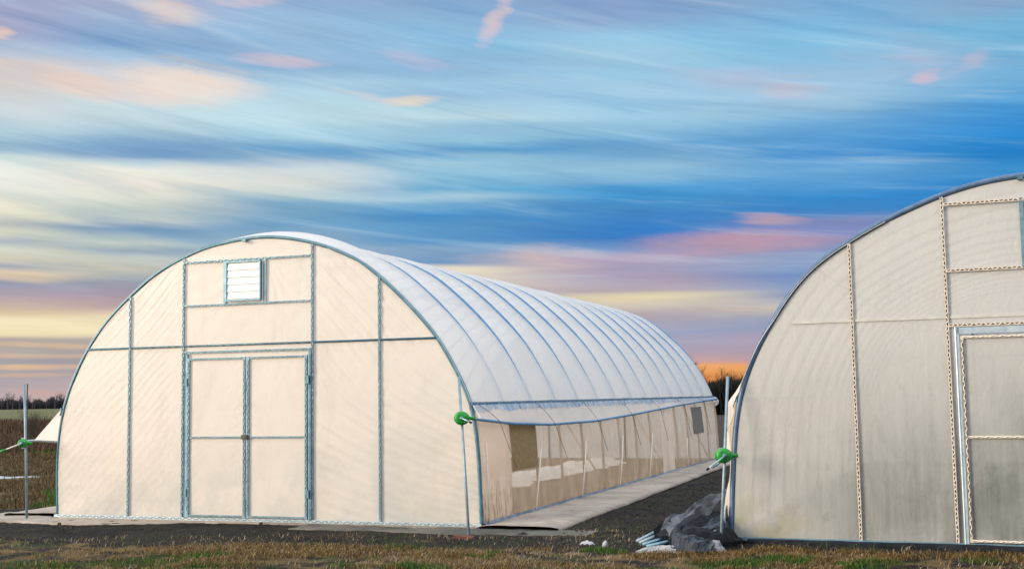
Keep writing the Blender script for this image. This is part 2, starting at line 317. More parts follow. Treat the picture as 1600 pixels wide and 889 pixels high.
def ground_mat():
    m, t = newmat('ground_soil'); pc = t.node('ShaderNodeNewGeometry').outputs['Position']
    x, y, z = t.sep(pc)
    big = t.noise(pc, .55, 5, .6, .3); mid = t.noise(pc, 2.3, 6, .65, .2); fine = t.noise(pc, 16, 6, .7); tiny = t.noise(pc, 70, 4, .7)
    soil = t.mix(t.rng(fine, .3, .72), lin((.003, .0038, .0055)), lin((.019, .017, .018)))
    soil = t.mix(t.rng(t.noise(pc, 1.1, 6, .7, .6), .40, .62, 0, .75), soil, t.mix(fine, lin((.010, .008, .007)), lin((.058, .046, .037))))
    soil = t.mix(t.rng(mid, .44, .66, 0, .8), soil, t.mix(fine, lin((.005, .010, .007)), lin((.040, .034, .022))))
    soil = t.mix(t.rng(tiny, .66, .76, 0, .6), soil, lin((.10, .09, .08)))
    straw = t.mix(t.rng(mid, .35, .65), lin((.06, .04, .02)), lin((.15, .10, .045)))
    green = t.mix(fine, lin((.02, .035, .010)), lin((.06, .085, .022)))
    grass = t.mix(t.rng(t.noise(pc, 1.3, 5, .6), .5, .62), straw, green)
    # bare trodden soil around the houses, grass in front of it and on the field
    front = t.rng(t.m('ADD', t.m('MULTIPLY', x, .28), y), 12.6, 11.7)
    field = t.m('MULTIPLY', t.rng(x, -5.6, -7.6), t.rng(y, 16.5, 19))
    cover = t.m('MAXIMUM', t.m('MULTIPLY', front, .48), field)
    far = t.rng(y, 32, 40)
    cover = t.m('MAXIMUM', cover, far)
    patch = t.rng(t.m('ADD', mid, t.m('MULTIPLY', cover, .42)), .60, .78)
    col = t.mix(patch, soil, grass)
    gap = t.m('MULTIPLY', t.rng(t.noise(pc, 1.9, 4, .6), .50, .66), .45)
    col = t.mix(gap, col, t.mix(mid, col, lin((.035, .04, .02))))
    # field beyond: brown weeds, then a pale green crop
    fc = t.mix(t.rng(t.noise(t.scale(pc, .5, .12, 1), .35, 4, .6), .4, .6), lin((.135, .085, .045)), lin((.085, .075, .028)))
    col = t.mix(t.rng(y, 24, 34, 0, .75), col, fc)
    crop = t.mix(t.noise(t.scale(pc, .02, .06, 1), 1.0, 4, .6), lin((.085, .10, .04)), lin((.13, .12, .06)))
    col = t.mix(t.rng(y, 95, 125), col, crop)
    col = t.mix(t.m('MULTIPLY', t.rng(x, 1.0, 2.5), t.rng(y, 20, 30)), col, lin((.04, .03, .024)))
    h = t.m('ADD', t.m('MULTIPLY', fine, .6), t.m('MULTIPLY', tiny, .4))
    return done(m, t, bsdf(t, col, .95, 0, .15, bump(t, h, .9, .035)))
M['ground'] = ground_mat()
def cloth_mat(name, a, b, dirt):
    m, t = newmat(name); pc = t.node('ShaderNodeNewGeometry').outputs['Position']
    n = t.noise(pc, 1.4, 5, .65, .3); f = t.noise(pc, 9, 5, .7)
    col = t.mix(t.rng(n, .3, .7), lin(a), lin(b))
    col = t.mix(t.rng(f, .56, .74, 0, .7), col, lin(dirt))
    col = t.mix(t.rng(t.noise(pc, .9, 3, .6, .5), .5, .7, 0, .55), col, lin([x*.55 for x in a]))
    return done(m, t, bsdf(t, col, .8, 0, .3, bump(t, n, .6, .06)))
M['cloth'] = cloth_mat('tan_ground_cloth', (.27, .23, .195), (.40, .345, .295), (.09, .075, .06))
M['cloth_grey'] = cloth_mat('grey_ground_cloth', (.062, .066, .058), (.145, .135, .115), (.03, .03, .027))
M['soil_in'] = plain('bed_soil', (.15, .10, .055), (.24, .165, .095), 3, .95, 0, .7, .02)
def blade_mat(name, a, b, c):
    m, t = newmat(name)
    r = t.node('ShaderNodeNewGeometry'); n = t.noise(r.outputs['Position'], 3.1, 4, .6)
    k = t.m('FRACT', t.m('MULTIPLY', r.outputs['Random Per Island'], 7.31))
    col = t.ramp(t.m('ADD', t.m('MULTIPLY', k, .7), t.m('MULTIPLY', n, .3)), [(0, a), (.5, b), (1, c)])
    d = bsdf(t, col, .85, 0, .15); tr = t.node('ShaderNodeBsdfTranslucent'); t.put(tr.inputs[0], col)
    return done(m, t, mixsh(t, .2, d, tr.outputs[0]))
M['dry'] = blade_mat('dry_grass', (.045, .032, .013), (.155, .10, .036), (.33, .23, .095))
M['straw'] = blade_mat('straw', (.15, .11, .07), (.30, .23, .15), (.46, .37, .26))
M['grn'] = blade_mat('green_grass', (.02, .05, .010), (.045, .105, .018), (.10, .17, .03))
M['field_grass'] = blade_mat('field_grass', (.04, .03, .016), (.095, .066, .034), (.17, .12, .06))
M['weed'] = blade_mat('weeds', (.04, .026, .018), (.085, .055, .035), (.15, .10, .065))
M['scrub'] = blade_mat('far_scrub', (.018, .019, .024), (.03, .03, .036), (.045, .042, .048))
M['scrub_dark'] = blade_mat('dark_scrub', (.006, .008, .010), (.014, .016, .016), (.028, .026, .022))

# ------------------------------------------------------------------ object helpers
def setp(o, label=None, cat=None, group=None, kind=None):
    if label: o['label'] = label
    if cat: o['category'] = cat
    if group: o['group'] = group
    if kind: o['kind'] = kind
    return o
def thing(name, label, cat, loc=(0, 0, 0), rz=0, group=None):
    o = bpy.data.objects.new(name, None); COL.objects.link(o); o.location = loc; o.rotation_euler = (0, 0, rz)
    o.empty_display_size = .2
    return setp(o, label, cat, group)
class MB:
    def __init__(s): s.v = []; s.f = []
    def tube(s, pts, r, n=8, cap=True):
        pts = [Vector(p) for p in pts]; m = len(pts)
        rr = r if isinstance(r, (list, tuple)) else [r]*m
        prev = None; base = len(s.v)
        for i, p in enumerate(pts):
            t = (pts[min(i+1, m-1)]-pts[max(i-1, 0)])
            if t.length < 1e-9: t = Vector((0, 0, 1))
            t.normalize()
            if prev is None:
                a = Vector((0, 0, 1)) if abs(t.z) < .9 else Vector((1, 0, 0))
                nrm = t.cross(a).normalized()
            else:
                nrm = (prev - t*prev.dot(t))
                nrm = nrm.normalized() if nrm.length > 1e-6 else t.orthogonal().normalized()
            prev = nrm; bn = t.cross(nrm)
            for k in range(n):
                an = 2*math.pi*k/n
                s.v.append(p + (nrm*math.cos(an)+bn*math.sin(an))*rr[i])
        for i in range(m-1):
            for k in range(n):
                a = base+i*n+k; b = base+i*n+(k+1) % n
                s.f.append((a, b, b+n, a+n))
        if cap and n > 2:
            s.f.append(tuple(base+k for k in range(n))[::-1]); s.f.append(tuple(base+(m-1)*n+k for k in range(n)))
        return s
    def box(s, lo, hi, bev=0.0):
        x0, y0, z0 = lo; x1, y1, z1 = hi; b = len(s.v)
        s.v += [Vector(p) for p in ((x0,y0,z0),(x1,y0,z0),(x1,y1,z0),(x0,y1,z0),(x0,y0,z1),(x1,y0,z1),(x1,y1,z1),(x0,y1,z1))]
        s.f += [tuple(b+i for i in q) for q in ((0,3,2,1),(4,5,6,7),(0,1,5,4),(1,2,6,5),(2,3,7,6),(3,0,4,7))]
        return s
    def bar(s, p0, p1, w, d, out=Vector((0, -1, 0))):
        """rectangular bar from p0 to p1; w across, d along `out`"""
        p0 = Vector(p0); p1 = Vector(p1); t = (p1-p0).normalized(); o = Vector(out); o = (o - t*o.dot(t)).normalized(); a = t.cross(o)
        b = len(s.v)
        for p in (p0, p1):
            for sa, so_ in ((-1, 0), (1, 0), (1, 1), (-1, 1)): s.v.append(p + a*(w/2*sa) + o*(d*so_))
        s.f += [tuple(b+i for i in q) for q in ((0,1,2,3),(7,6,5,4),(0,4,5,1),(1,5,6,2),(2,6,7,3),(3,7,4,0))]
        return s
    def grid(s, rows):
        b = len(s.v); n = len(rows[0])
        for r in rows: s.v += [Vector(p) for p in r]
        for i in range(len(rows)-1):
            for k in range(n-1):
                a = b+i*n+k; s.f.append((a, a+1, a+1+n, a+n))
        return s
    def build(s, name, mat, parent=None, smooth=True, loc=None):
        me = bpy.data.meshes.new(name); me.from_pydata([tuple(p) for p in s.v], [], s.f); me.update()
        if smooth: me.polygons.foreach_set('use_smooth', [True]*len(me.polygons))
        me.materials.append(mat)
        o = bpy.data.objects.new(name, me); COL.objects.link(o)
        if parent: o.parent = parent
        if loc: o.location = loc
        return o
def zig(p0, p1, side, out, amp=.010, lam=.10, depth=.016, r=.0035, n=4):
    """wiggle wire lying in its channel"""
    p0 = Vector(p0); p1 = Vector(p1); L = (p1-p0).length; t = (p1-p0).normalized()
    side = Vector(side).normalized(); out = Vector(out).normalized()
    k = max(4, int(L/lam*8)); pts = []
    for i in range(k+1):
        q = L*i/k; ph = 2*math.pi*q/lam+1.1*noise.noise(Vector((q*1.7+p0.x, p0.z, 3)))
        sq = max(-1, min(1, 1.5*math.sin(ph)))
        pts.append(p0+t*q+side*(amp*sq)+out*(depth+.004*math.cos(2*ph)))
    return MB().tube(pts, r, n)
def nz(x, y=0.0, z=0.0): return noise.noise(Vector((x, y, z)))

def catmull(P, n):
    out = []
    Q = [P[0]]+list(P)+[P[-1]]
    for i in range(1, len(Q)-2):
        p0, p1, p2, p3 = Q[i-1:i+3]
        for k in range(n):
            t = k/n
            out.append(tuple(.5*((2*b)+(-a+c)*t+(2*a-5*b+4*c-d)*t*t+(-a+3*b-3*c+d)*t**3) for a, b, c, d in zip(p0, p1, p2, p3)))
    out.append(P[-1]); return out
def resample(P, m):
    L = [0]
    for a, b in zip(P, P[1:]): L.append(L[-1]+math.dist(a, b))
    out = []; j = 0
    for i in range(m+1):
        d = L[-1]*i/m
        while j < len(L)-2 and L[j+1] < d: j += 1
        f = (d-L[j])/max(1e-9, L[j+1]-L[j]); out.append(tuple(a+(b-a)*f for a, b in zip(P[j], P[j+1])))
    return out
class Profile:
    def __init__(s, P, passes=10, m=140):
        Q = resample(catmull(P, 8), m)
        for _ in range(passes):
            Q = [Q[0]]+[tuple((a+2*b+c)/4 for a, b, c in zip(Q[i-1], Q[i], Q[i+1])) for i in range(1, m)]+[Q[-1]]
        s.P = Q; s.m = m
        s.N = []
        for i in range(m+1):
            a = Q[max(0, i-1)]; b = Q[min(m, i+1)]; t = Vector((b[0]-a[0], b[1]-a[1])).normalized()
            s.N.append((-t.y, t.x))
        s.top = max(range(m+1), key=lambda i: Q[i][1])
    def zat(s, u):
        for a, b in zip(s.P, s.P[1:]):
            if a[0] <= u <= b[0] and b[0] > a[0]: return a[1]+(b[1]-a[1])*(u-a[0])/(b[0]-a[0])
        return 0
    def idx(s, z, right):
        if right: return next(i for i in range(s.m, -1, -1) if s.P[i][1] >= z)
        return next(i for i in range(s.m+1) if s.P[i][1] >= z)
    def uat(s, z, right):
        i = s.idx(z, right); j = i+1 if right else i-1
        a, b = s.P[i], s.P[max(0, min(s.m, j))]
        if abs(a[1]-b[1]) < 1e-6: return a[0]
        return a[0]+(b[0]-a[0])*(z-a[1])/(b[1]-a[1])
    def off(s, i, d): return (s.P[i][0]+s.N[i][0]*d, s.P[i][1]+s.N[i][1]*d)

# ------------------------------------------------------------------ ground, one sheet to the horizon
def ground_h(x, y):
    d = 1.0
    h = .030*nz(x*.5, y*.5, 3)+.016*nz(x*1.9, y*1.9, 7)+.012*nz(x*6, y*6, 1)+.012*nz(x*13, y*13, 5)
    # flat under and around the houses
    k = 0.0
    if y > 11.2 and -9 < x < 12: k = min(1, (y-11.2)/1.0)
    h *= (1-.30*k)
    fx = max(0, min(1, (12.2-y)/1.6)); h += .018*fx
    return h - .02
def axis(lo, hi, fine_lo, fine_hi, step, grow=1.35):
    a = []; x = fine_lo
    while x <= fine_hi: a.append(x); x += step
    s_ = step; x = fine_hi
    while x < hi: s_ *= grow; x += s_; a.append(min(x, hi))
    s_ = step; x = fine_lo
    while x > lo: s_ *= grow; x -= s_; a.insert(0, max(x, lo))
    return a
xs = axis(-2500, 2500, -8, 7, .05); ys = axis(-60, 3200, 9.6, 20, .05)
gm = MB(); gm.grid([[(x, y, ground_h(x, y) if (-12 < x < 12 and 8 < y < 26) else -.02) for x in xs] for y in ys])
g = gm.build('ground', M['ground']); setp(g, 'dark trodden soil with patches of dry and green grass, field to the horizon', 'ground', kind='structure')

# ------------------------------------------------------------------ greenhouses
P_LEFT = [(0,0),(-.02,.6),(.0,1.07),(.09,1.5),(.25,1.87),(.46,2.23),(.77,2.60),(1.16,2.93),(1.55,3.2),(1.94,3.37),(2.26,3.48),(2.66,3.55),(3.25,3.585),(3.93,3.46),(4.52,3.22),(4.83,2.99),(5.21,2.64),(5.57,2.24),(5.84,1.79),(6.01,1.42),(6.09,.87),(6.12,0)]
hp = [(0,0),(.03,.54),(.06,.93),(.12,1.40),(.24,1.76),(.39,2.05),(.63,2.44),(.93,2.78),(1.32,3.03),(1.66,3.21),(2.21,3.43),(2.60,3.525)]
P_RIGHT = hp + [(3.05, 3.57)] + [(6.10-u, z) for u, z in hp[::-1]]
RIBS = 14; PITCHV = 1.057; LEN = RIBS*PITCHV
OUT = Vector((0, -1, 0)); UX = Vector((1, 0, 0)); UZ = Vector((0, 0, 1))

def wrinkle_clean(u, z):
    w = 0.0
    a = max(0, min(1, (u-3.85)/.25))                       # right hand bays: pulled down towards the corner
    if a > 0:
        ang = .75-.50*max(0, min(1, (2.3-z)/2.3))
        q = z*math.cos(ang)+(u-3.9)*math.sin(ang)
        q += .05*nz(u*.9, z*.9, 5)
        m_ = .35+.65*max(0, nz(u*.7+4, z*1.2, 2)+.45)
        w += a*.009*m_*(math.sin(q*2*math.pi/.135)*.6+math.sin(q*2*math.pi/.083+2*nz(u, z, 9))*.4)
    b = max(0, min(1, (2.0-u)/.3))                         # left hand bays: pulled the other way
    if b > 0:
        q = z*.72-u*.69+.05*nz(u, z, 11)
        w += b*.0013*(.4+.6*max(0, nz(u*.9, z*.9, 13)+.5))*(math.sin(q*2*math.pi/.10+2.5*nz(u*2, z*2, 17))+.8*math.sin(q*2*math.pi/.061))
    if 2.7 < z and 1.2 < u < 5.5:
        an = math.atan2(z-3.35, u-3.2); rr = math.hypot(z-3.35, u-3.2)
        w += .0028*min(1, rr)*math.sin(an*26+2*nz(u, z, 3))*max(0, nz(an*2, rr, 6)+.4)
    w += .006*nz(u*1.1, z*1.1, 21)+.0015*nz(u*5, z*5, 22)
    return w
def wrinkle_old(u, z):
    return .010*nz(u*.8, z*.8, 31)+.003*nz(u*4, z*1.6, 32)+.0012*math.sin(z*2*math.pi/.05)*(1 if z < .9 else .2)*max(0, nz(u*2, z*2, 5))

def wall_film(prof, holes, wr, inset=.012, nu=230, nz_=150):
    mb = MB(); u0 = min(p[0] for p in prof.P); u1 = max(p[0] for p in prof.P)
    # rows from left edge to right edge of the arch at each height
    rows = []; zt = prof.P[prof.top][1]-.012
    zs = [zt*(1-(1-k/nz_)**1.35) for k in range(nz_+1)]
    for z in zs:
        a = prof.uat(min(z+.002, zt-.001), False)+inset if z > 0 else prof.P[0][0]+inset
        b = prof.uat(min(z+.002, zt-.001), True)-inset if z > 0 else prof.P[-1][0]-inset
        rows.append([(a+(b-a)*k/nu, 0, z) for k in range(nu+1)])
    b0 = 0
    for r in rows: mb.v += [Vector((p[0], -wr(p[0], p[2]), p[2])) for p in r]
    for i in range(nz_):
        for k in range(nu):
            c = (rows[i][k][0]+rows[i][k+1][0])/2; z = (rows[i][k][2]+rows[i+1][k][2])/2
            if any(h[0] < c < h[1] and h[2] < z < h[3] for h in holes): continue
            q = i*(nu+1)+k; mb.f.append((q, q+1, q+2+nu, q+1+nu))
    return mb

def greenhouse(P, loc, rz, label, old, studs, vent, doors, rails, right_detail, kind_label):
    pr = Profile(P); H = thing('greenhouse', label, 'greenhouse', loc, rz, 'plastic covered hoop greenhouses')
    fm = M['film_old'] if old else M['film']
    st_m = M['old_channel'] if old else M['steel']; wr_m = M['old_wire'] if old else M['wire']
    bw = .030 if old else .030
    hipZ = 1.42
    # --- front arch: tube plus channel and wire
    arch = MB().tube([(u-pr.N[i][0]*.012, .012, z-pr.N[i][1]*.012) for i, (u, z) in enumerate(pr.P)], .024 if not old else .031, 10)
    A = arch.build('front_arch', M['arch_slate'] if old else M['arch_blue'], H)
    # --- ribs
    for k in range(1, RIBS+1):
        pp = []
        for i, (u, z) in enumerate(pr.P):
            hgt = max(0, min(1, (z-1.5)/1.1)); d = -.034+.034*hgt if z > hipZ else -.030
            pp.append((u+pr.N[i][0]*d, k*PITCHV, z+pr.N[i][1]*d))
        lowL = [p for i, p in enumerate(pp) if p[2] <= 1.45 and i < pr.m/2]; lowR = [p for i, p in enumerate(pp) if p[2] <= 1.45 and i > pr.m/2]
        pp2 = [p for p in pp if p[2] > 1.38]
        MB().tube(lowL[::2]+[lowL[-1]], .019, 8).build('side_post', M['inner_rib'], H); MB().tube([lowR[0]]+lowR[1::2], .019, 8).build('side_post', M['inner_rib'], H)
        MB().tube(pp2[::2], .034 if k != 1 else .024, 8).build('rib', M['steel_rib'], H)
    # ridge and side purlins inside
    for zi in (pr.top, pr.idx(2.75, False), pr.idx(2.75, True)):
        u, z = pr.off(zi, -.05)
        MB().tube([(u, .03, z), (u, LEN, z)], .014, 6).build('purlin', M['steel_rib'], H)
    # --- roof film, swelling between the ribs
    iL = pr.idx(hipZ, False); iR = pr.idx(hipZ, True)
    rows = []; per = 12; rnd = random.Random(5 if old else 4)
    blow = [rnd.uniform(.8, 1.25) for _ in range(RIBS)]
    for r in range(RIBS*per+1):
        v = r/per*PITCHV; f = (r % per)/per; b = min(RIBS-1, r//per)
        row = []
        for i in range(iL, iR+1):
            t = (i-iL)/(iR-iL); crown = math.sin(math.pi*t)
            s = math.sin(math.pi*f)
            d = .005+.056*blow[b]*s**.8*(.35+.65*crown)
            if b == 0 and not old: d += .065*s*max(0, math.sin(math.pi*max(0, min(1, (t-.30)/.42))))**1.5
            zz = pr.P[i][1]
            d += .007*nz(v*1.3, t*14, 4)*s + .0035*math.sin((v*4.5+t*26))*s*(1-crown)
            if zz < 1.75: d += .006*math.sin(v*22+3*nz(v*2, 0, 8))*(1.75-zz)/.35
            row.append((pr.P[i][0]+pr.N[i][0]*d, v+(.0 if r else -.012), pr.P[i][1]+pr.N[i][1]*d))
        rows.append(row)
    MB().grid(rows).build('roof_film', M['film_old_roof'] if old else M['film_roof'], H)
    # --- end walls
    holes = [(doors[0][0]+.01, doors[-1][1]-.01, -.1, 2.05)]
    if vent: holes.append((vent[0]+.02, vent[1]-.02, vent[2]+.02, vent[3]-.02))
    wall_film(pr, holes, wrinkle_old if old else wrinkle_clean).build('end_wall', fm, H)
    back = wall_film(pr, [], lambda u, z: .01*nz(u, z), nu=30, nz_=24)
    for p in back.v: p.y = LEN+p.y
    BW = back.build('back_wall', M['film_old_roof'] if old else M['film'], H)
    for u in studs: MB().bar((u, LEN-.02, 0), (u, LEN-.02, pr.zat(u)-.03), .04, .03).build('back_stud', M['steel'], BW)
    MB().bar((.45, LEN-.02, 2.2), (5.65, LEN-.02, 2.2), .035, .03).build('back_girt', M['steel'], BW)
    # --- member with channel and spring wire
    def member(name, p0, p1, wire=True, w=bw, mat=None, parent=H, y=-.012, amp=.009, wide=False):
        p0 = Vector((p0[0], y, p0[1])); p1 = Vector((p1[0], y, p1[1]))
        t = (p1-p0).normalized(); side = t.cross(OUT)
        mb = MB()
        if old and wire:   # open channel: base plus two lips and a dark groove
            for sg in (-1, 1): mb.bar(p0+side*sg*(w/2-.004), p1+side*sg*(w/2-.004), .008, .018)
            o = mb.build(name, mat or st_m, parent, smooth=False)
            MB().bar(p0, p1, w-.017, .006).build('channel_groove', M['old_groove'], o, smooth=False)
            zig(p0, p1, side, OUT, amp=.0085, lam=.085, depth=.013, r=.0052, n=6).build('spring_wire', wr_m, o)
        else:
            mb.bar(p0, p1, w, .016)
            if wide: mb.bar(p0+side*(w/2+.014), p1+side*(w/2+.014), .020, .028)
            o = mb.build(name, mat or st_m, parent, smooth=False)
            if wire: zig(p0, p1, side, OUT, amp=amp, lam=.095, depth=.019, r=.0038).build('spring_wire', wr_m, o)
        return o
    for u in studs:
        zb = 0.035; zt = pr.zat(u)-.035
        if doors[0][0]-.2 < u < doors[-1][1]+.2 and True: pass
        member('stud', (u, zb), (u, zt))
    gz = rails['girt']; ga = pr.uat(gz, False)+.03; gb = pr.uat(gz, True)-.03
    if old: MB().bar((ga+.20, -.006, gz), (gb-.20, -.006, gz), .026, .008).build('girt', M['old_girt'], H, smooth=False)
    else:
        G = MB().tube([(ga, -.014, gz), (gb, -.014, gz)], .0135, 8).build('girt', M['arch_blue'], H)
        zig((studs[0], -.016, gz), (studs[2], -.016, gz), UZ, OUT, amp=.007, lam=.12, depth=.013, r=.003).build('spring_wire', M['wire'], G)
    for rz_ in rails['vent']:
        member('vent_rail', (studs[1]+bw/2, rz_), (studs[2]-bw/2, rz_), w=.024 if not old else bw)
    # door surround
    d0, d1 = doors[0][0], doors[-1][1]; hz = rails['head']
    member('door_header', (studs[1]+bw/2, hz), (studs[2]-bw/2, hz), w=.026 if not old else bw, y=-.014)
    if old:
        MB().bar((d0-.02, -.012, hz-.055), (d1+.02, -.012, hz-.055), .062, .03).build('header_plate', M['steel_pale'], H, smooth=False)
    for sg, ud in ((-1, d0), (1, d1)):
        mb = MB()
        mb.bar((ud+sg*.012, -.012, .03), (ud+sg*.012, -.012, hz-.02), .022, .03)
        mb.tube([(ud+sg*.034, -.03, .03), (ud+sg*.034, -.03, hz-.02)], .012, 8)
        o = mb.build('door_jamb', M['steel'] if not old else M['steel_pale'], H, smooth=False)
        if not old: zig((ud+sg*.040, -.026, .05), (ud+sg*.040, -.026, hz-.03), UX, OUT, amp=.006, lam=.1, depth=.014, r=.003).build('spring_wire', M['wire'], o)
    # doors
    for n_, (a, b) in enumerate(doors):
        a2, b2 = a+.006, b-.006; zt = 2.055 if not old else 2.02; zb = .045; yy = -.030
        fw_ = .034 if not old else .030
        mb = MB()
        for p0, p1 in (((a2+fw_/2, zb), (a2+fw_/2, zt)), ((b2-fw_/2, zb), (b2-fw_/2, zt))):
            mb.bar((p0[0], yy, p0[1]), (p1[0], yy, p1[1]), fw_, .022)
        for zz in (zt-.014, 1.045, zb+.016):
            mb.bar((a2+fw_, yy, zz), (b2-fw_, yy, zz), .024, .020)
        D = mb.build('door', st_m, H, smooth=False)
        rows = []
        for i in range(60):
            z = zb+.01+(zt-zb-.02)*i/59; rr = []
            for k in range(36):
                u = a2+.012+(b2-a2-.024)*k/35
                cx = abs((k/35)-.5)*2
                rr.append((u, yy+.004-.004*nz(u*2, z*2, 40+n_)-.0012*math.sin((z*.8+u*(.6 if n_ else -.5))*2*math.pi/.09)*cx, z))
            rows.append(rr)
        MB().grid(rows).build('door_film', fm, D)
        for zz in (zt-.014, 1.045, zb+.016):
            zig((a2+fw_, yy, zz), (b2-fw_, yy, zz), UZ, OUT, amp=.007 if not old else .005, lam=.085, depth=.023, r=.0038 if not old else .0055).build('spring_wire', wr_m, D)
        ue = (a2+fw_/2) if n_ or old else (b2-fw_/2)
        for ue in ((a2+fw_/2), (b2-fw_/2)):
            if old: MB().bar((ue, yy-.0225, zb+.05), (ue, yy-.0225, zt-.04), .020, .005).build('channel_groove', M['old_groove'], D, smooth=False)
            zig((ue, yy, zb+.04), (ue, yy, zt-.04), UX, OUT, amp=.008 if not old else .0045, lam=.085, depth=.028 if old else .025, r=.0038 if not old else .0055).build('spring_wire', wr_m, D)
    MB().box((doors[1][0]-.05, -.085, 1.02), (doors[1][0]+.03, -.055, 1.075)).build('door_latch', M['old_groove'], H, smooth=False)
    for a_ in (doors[0][0]-.005, doors[1][1]+.005):
        for zz in ((.35, 1.75) if not old else ()): MB().box((a_-.018, -.066, zz-.05), (a_+.018, -.050, zz+.05)).build('hinge', M['arch_blue'], H, smooth=False)
    # louvred vent
    if vent:
        a, b, z0, z1 = vent; mb = MB(); yo = -.026
        for p0, p1 in (((a, z0), (a, z1)), ((b, z0), (b, z1)), ((a, z0), (b, z0)), ((a, z1), (b, z1))):
            mb.bar((p0[0], yo, p0[1]), (p1[0], yo, p1[1]), .018, .045)
        V = mb.build('louvre_vent', M['steel'], H, smooth=False)
        nl = 5; h = (z1-z0-.03)/nl
        for k in range(nl):
            zz = z0+.015+h*k; l = MB()
            l.grid([[(a+.012, yo-.036, zz+.004), (b-.012, yo-.036, zz+.004)], [(a+.012, yo-.032, zz+h*.5), (b-.012, yo-.032, zz+h*.5)], [(a+.012, yo-.025, zz+h+.006), (b-.012, yo-.025, zz+h+.006)]])
            l.bar((a+.012, yo-.026, zz+.004), (b-.012, yo-.026, zz+.004), .006, .010)
            l.build('louvre', M['louver'], V, smooth=False)
        for ue in (a-.045, b+.045):
            MB().bar((ue, -.012, rails['vent'][0]-.015), (ue, -.012, rails['vent'][1]+.015), .036, .018).build('vent_post', M['steel'], H, smooth=False)
        MB().box((2.90, -.075, pr.zat(2.92)-.055), (2.955, -.01, pr.zat(2.92)-.026)).build('ridge_bracket', M['arch_blue'], H, smooth=False)
    # bottom rail
    mb = MB(); mb.bar((pr.P[0][0], -.014, .018), (pr.P[-1][0], -.014, .018), .036, .022)
    B = mb.build('bottom_rail', M['steel_pale'] if not old else M['steel'], H, smooth=False)
    if not old: zig((.05, -.014, .020), (6.05, -.014, .020), UZ, OUT, amp=.009, lam=.1, depth=.025, r=.0038).build('spring_wire', M['wire'], B)
    # --- hip rails with the gathered film edge
    for right in (False, True):
        u = pr.uat(hipZ, right); sg = 1 if right else -1
        mb = MB().bar((u+sg*.012, -.02, hipZ+.005), (u+sg*.012, LEN+.05, hipZ+.005), .036, .016, Vector((sg, 0, 0)))
        h_ = mb.build('hip_rail', M['steel_rib'], H, smooth=False)
        zig((u+sg*.012, 0, hipZ+.005), (u+sg*.012, LEN, hipZ+.005), UZ, Vector((sg, 0, 0)), amp=.010, lam=.12, depth=.018, r=.004).build('spring_wire', M['wire'], h_)
        rows = []; nr = 420
        for k in range(7):
            f = k/6; rr = []
            for i in range(nr+1):
                v = LEN*i/nr
                dz = (.075+.045*nz(v*2.2, 1)+.03*nz(v*9, 2))*f
                pl = .026*math.sin(v*30+9*nz(v*1.1, 4)+4*nz(v*4, 7))*f*(.5+abs(nz(v*1.6, 9)))
                rr.append((u+sg*(.034+.020*f+pl), v+.02*math.sin(v*20)*f, hipZ-.008-dz))
            rows.append(rr)
        MB().grid(rows).build('gathered_film', M['hem'] if not old else M['film_curtain'], H)
    return H, pr, hipZ

def curtain(H, pr, hipZ, right, zf, of, v0=-.02, v1=LEN, mat='film_curtain', seed=0, pv0=-.3, sagv=.0):
    """roll-up side curtain: film from the hip rail down to a roll pipe at height zf(v), standing off the wall by of(v)"""
    sg = 1 if right else -1; rows = []; nr = 260
    for k in range(15):
        f = k/14; rr = []
        for i in range(nr+1):
            v = v0+(v1-v0)*i/nr; z = hipZ-.012+(zf(v)-hipZ+.012)*f
            u = pr.uat(hipZ, right)*(1-f)+(pr.uat(max(.05, zf(v)), right))*f
            wv = .012*nz(v*1.1, f*2, seed)+.008*math.sin(v*6+f*5+seed)*nz(v*.8, 3)+.006*nz(v*5, f*6, seed+3)
            rr.append((u+sg*(.034+(of(v)-.012)*f+wv*math.sin(math.pi*min(1, f*1.2+.05))), v, z))
        rows.append(rr)
    C = MB().grid(rows).build('side_curtain', M[mat], H)
    pts = []; n = 160
    for i in range(n+1):
        v = pv0+(v1+.06-pv0)*i/n; vv = max(0, v)
        pts.append((pr.uat(max(.05, zf(vv)), right)+sg*(.030+of(max(v, 0))+.004*nz(v*2)), v, zf(v)))
    MB().tube(pts, [.017+.004*abs(nz(p[1]*5, 2)) if p[1] > 0 else .015 for p in pts], 8).build('roll_pipe', M['steel_rib'] if mat == 'film_curtain' else M['steel_pale'], C)
    return C
def lerp_tab(tab):
    def f(v):
        if v <= tab[0][0]: 
            (a, p), (b, q) = tab[0], tab[1]; return p+(q-p)*(v-a)/(b-a) if v > a-1 else p
        for (a, p), (b, q) in zip(tab, tab[1:]):
            if v <= b: return p+(q-p)*(v-a)/(b-a)
        return tab[-1][1]
    return f

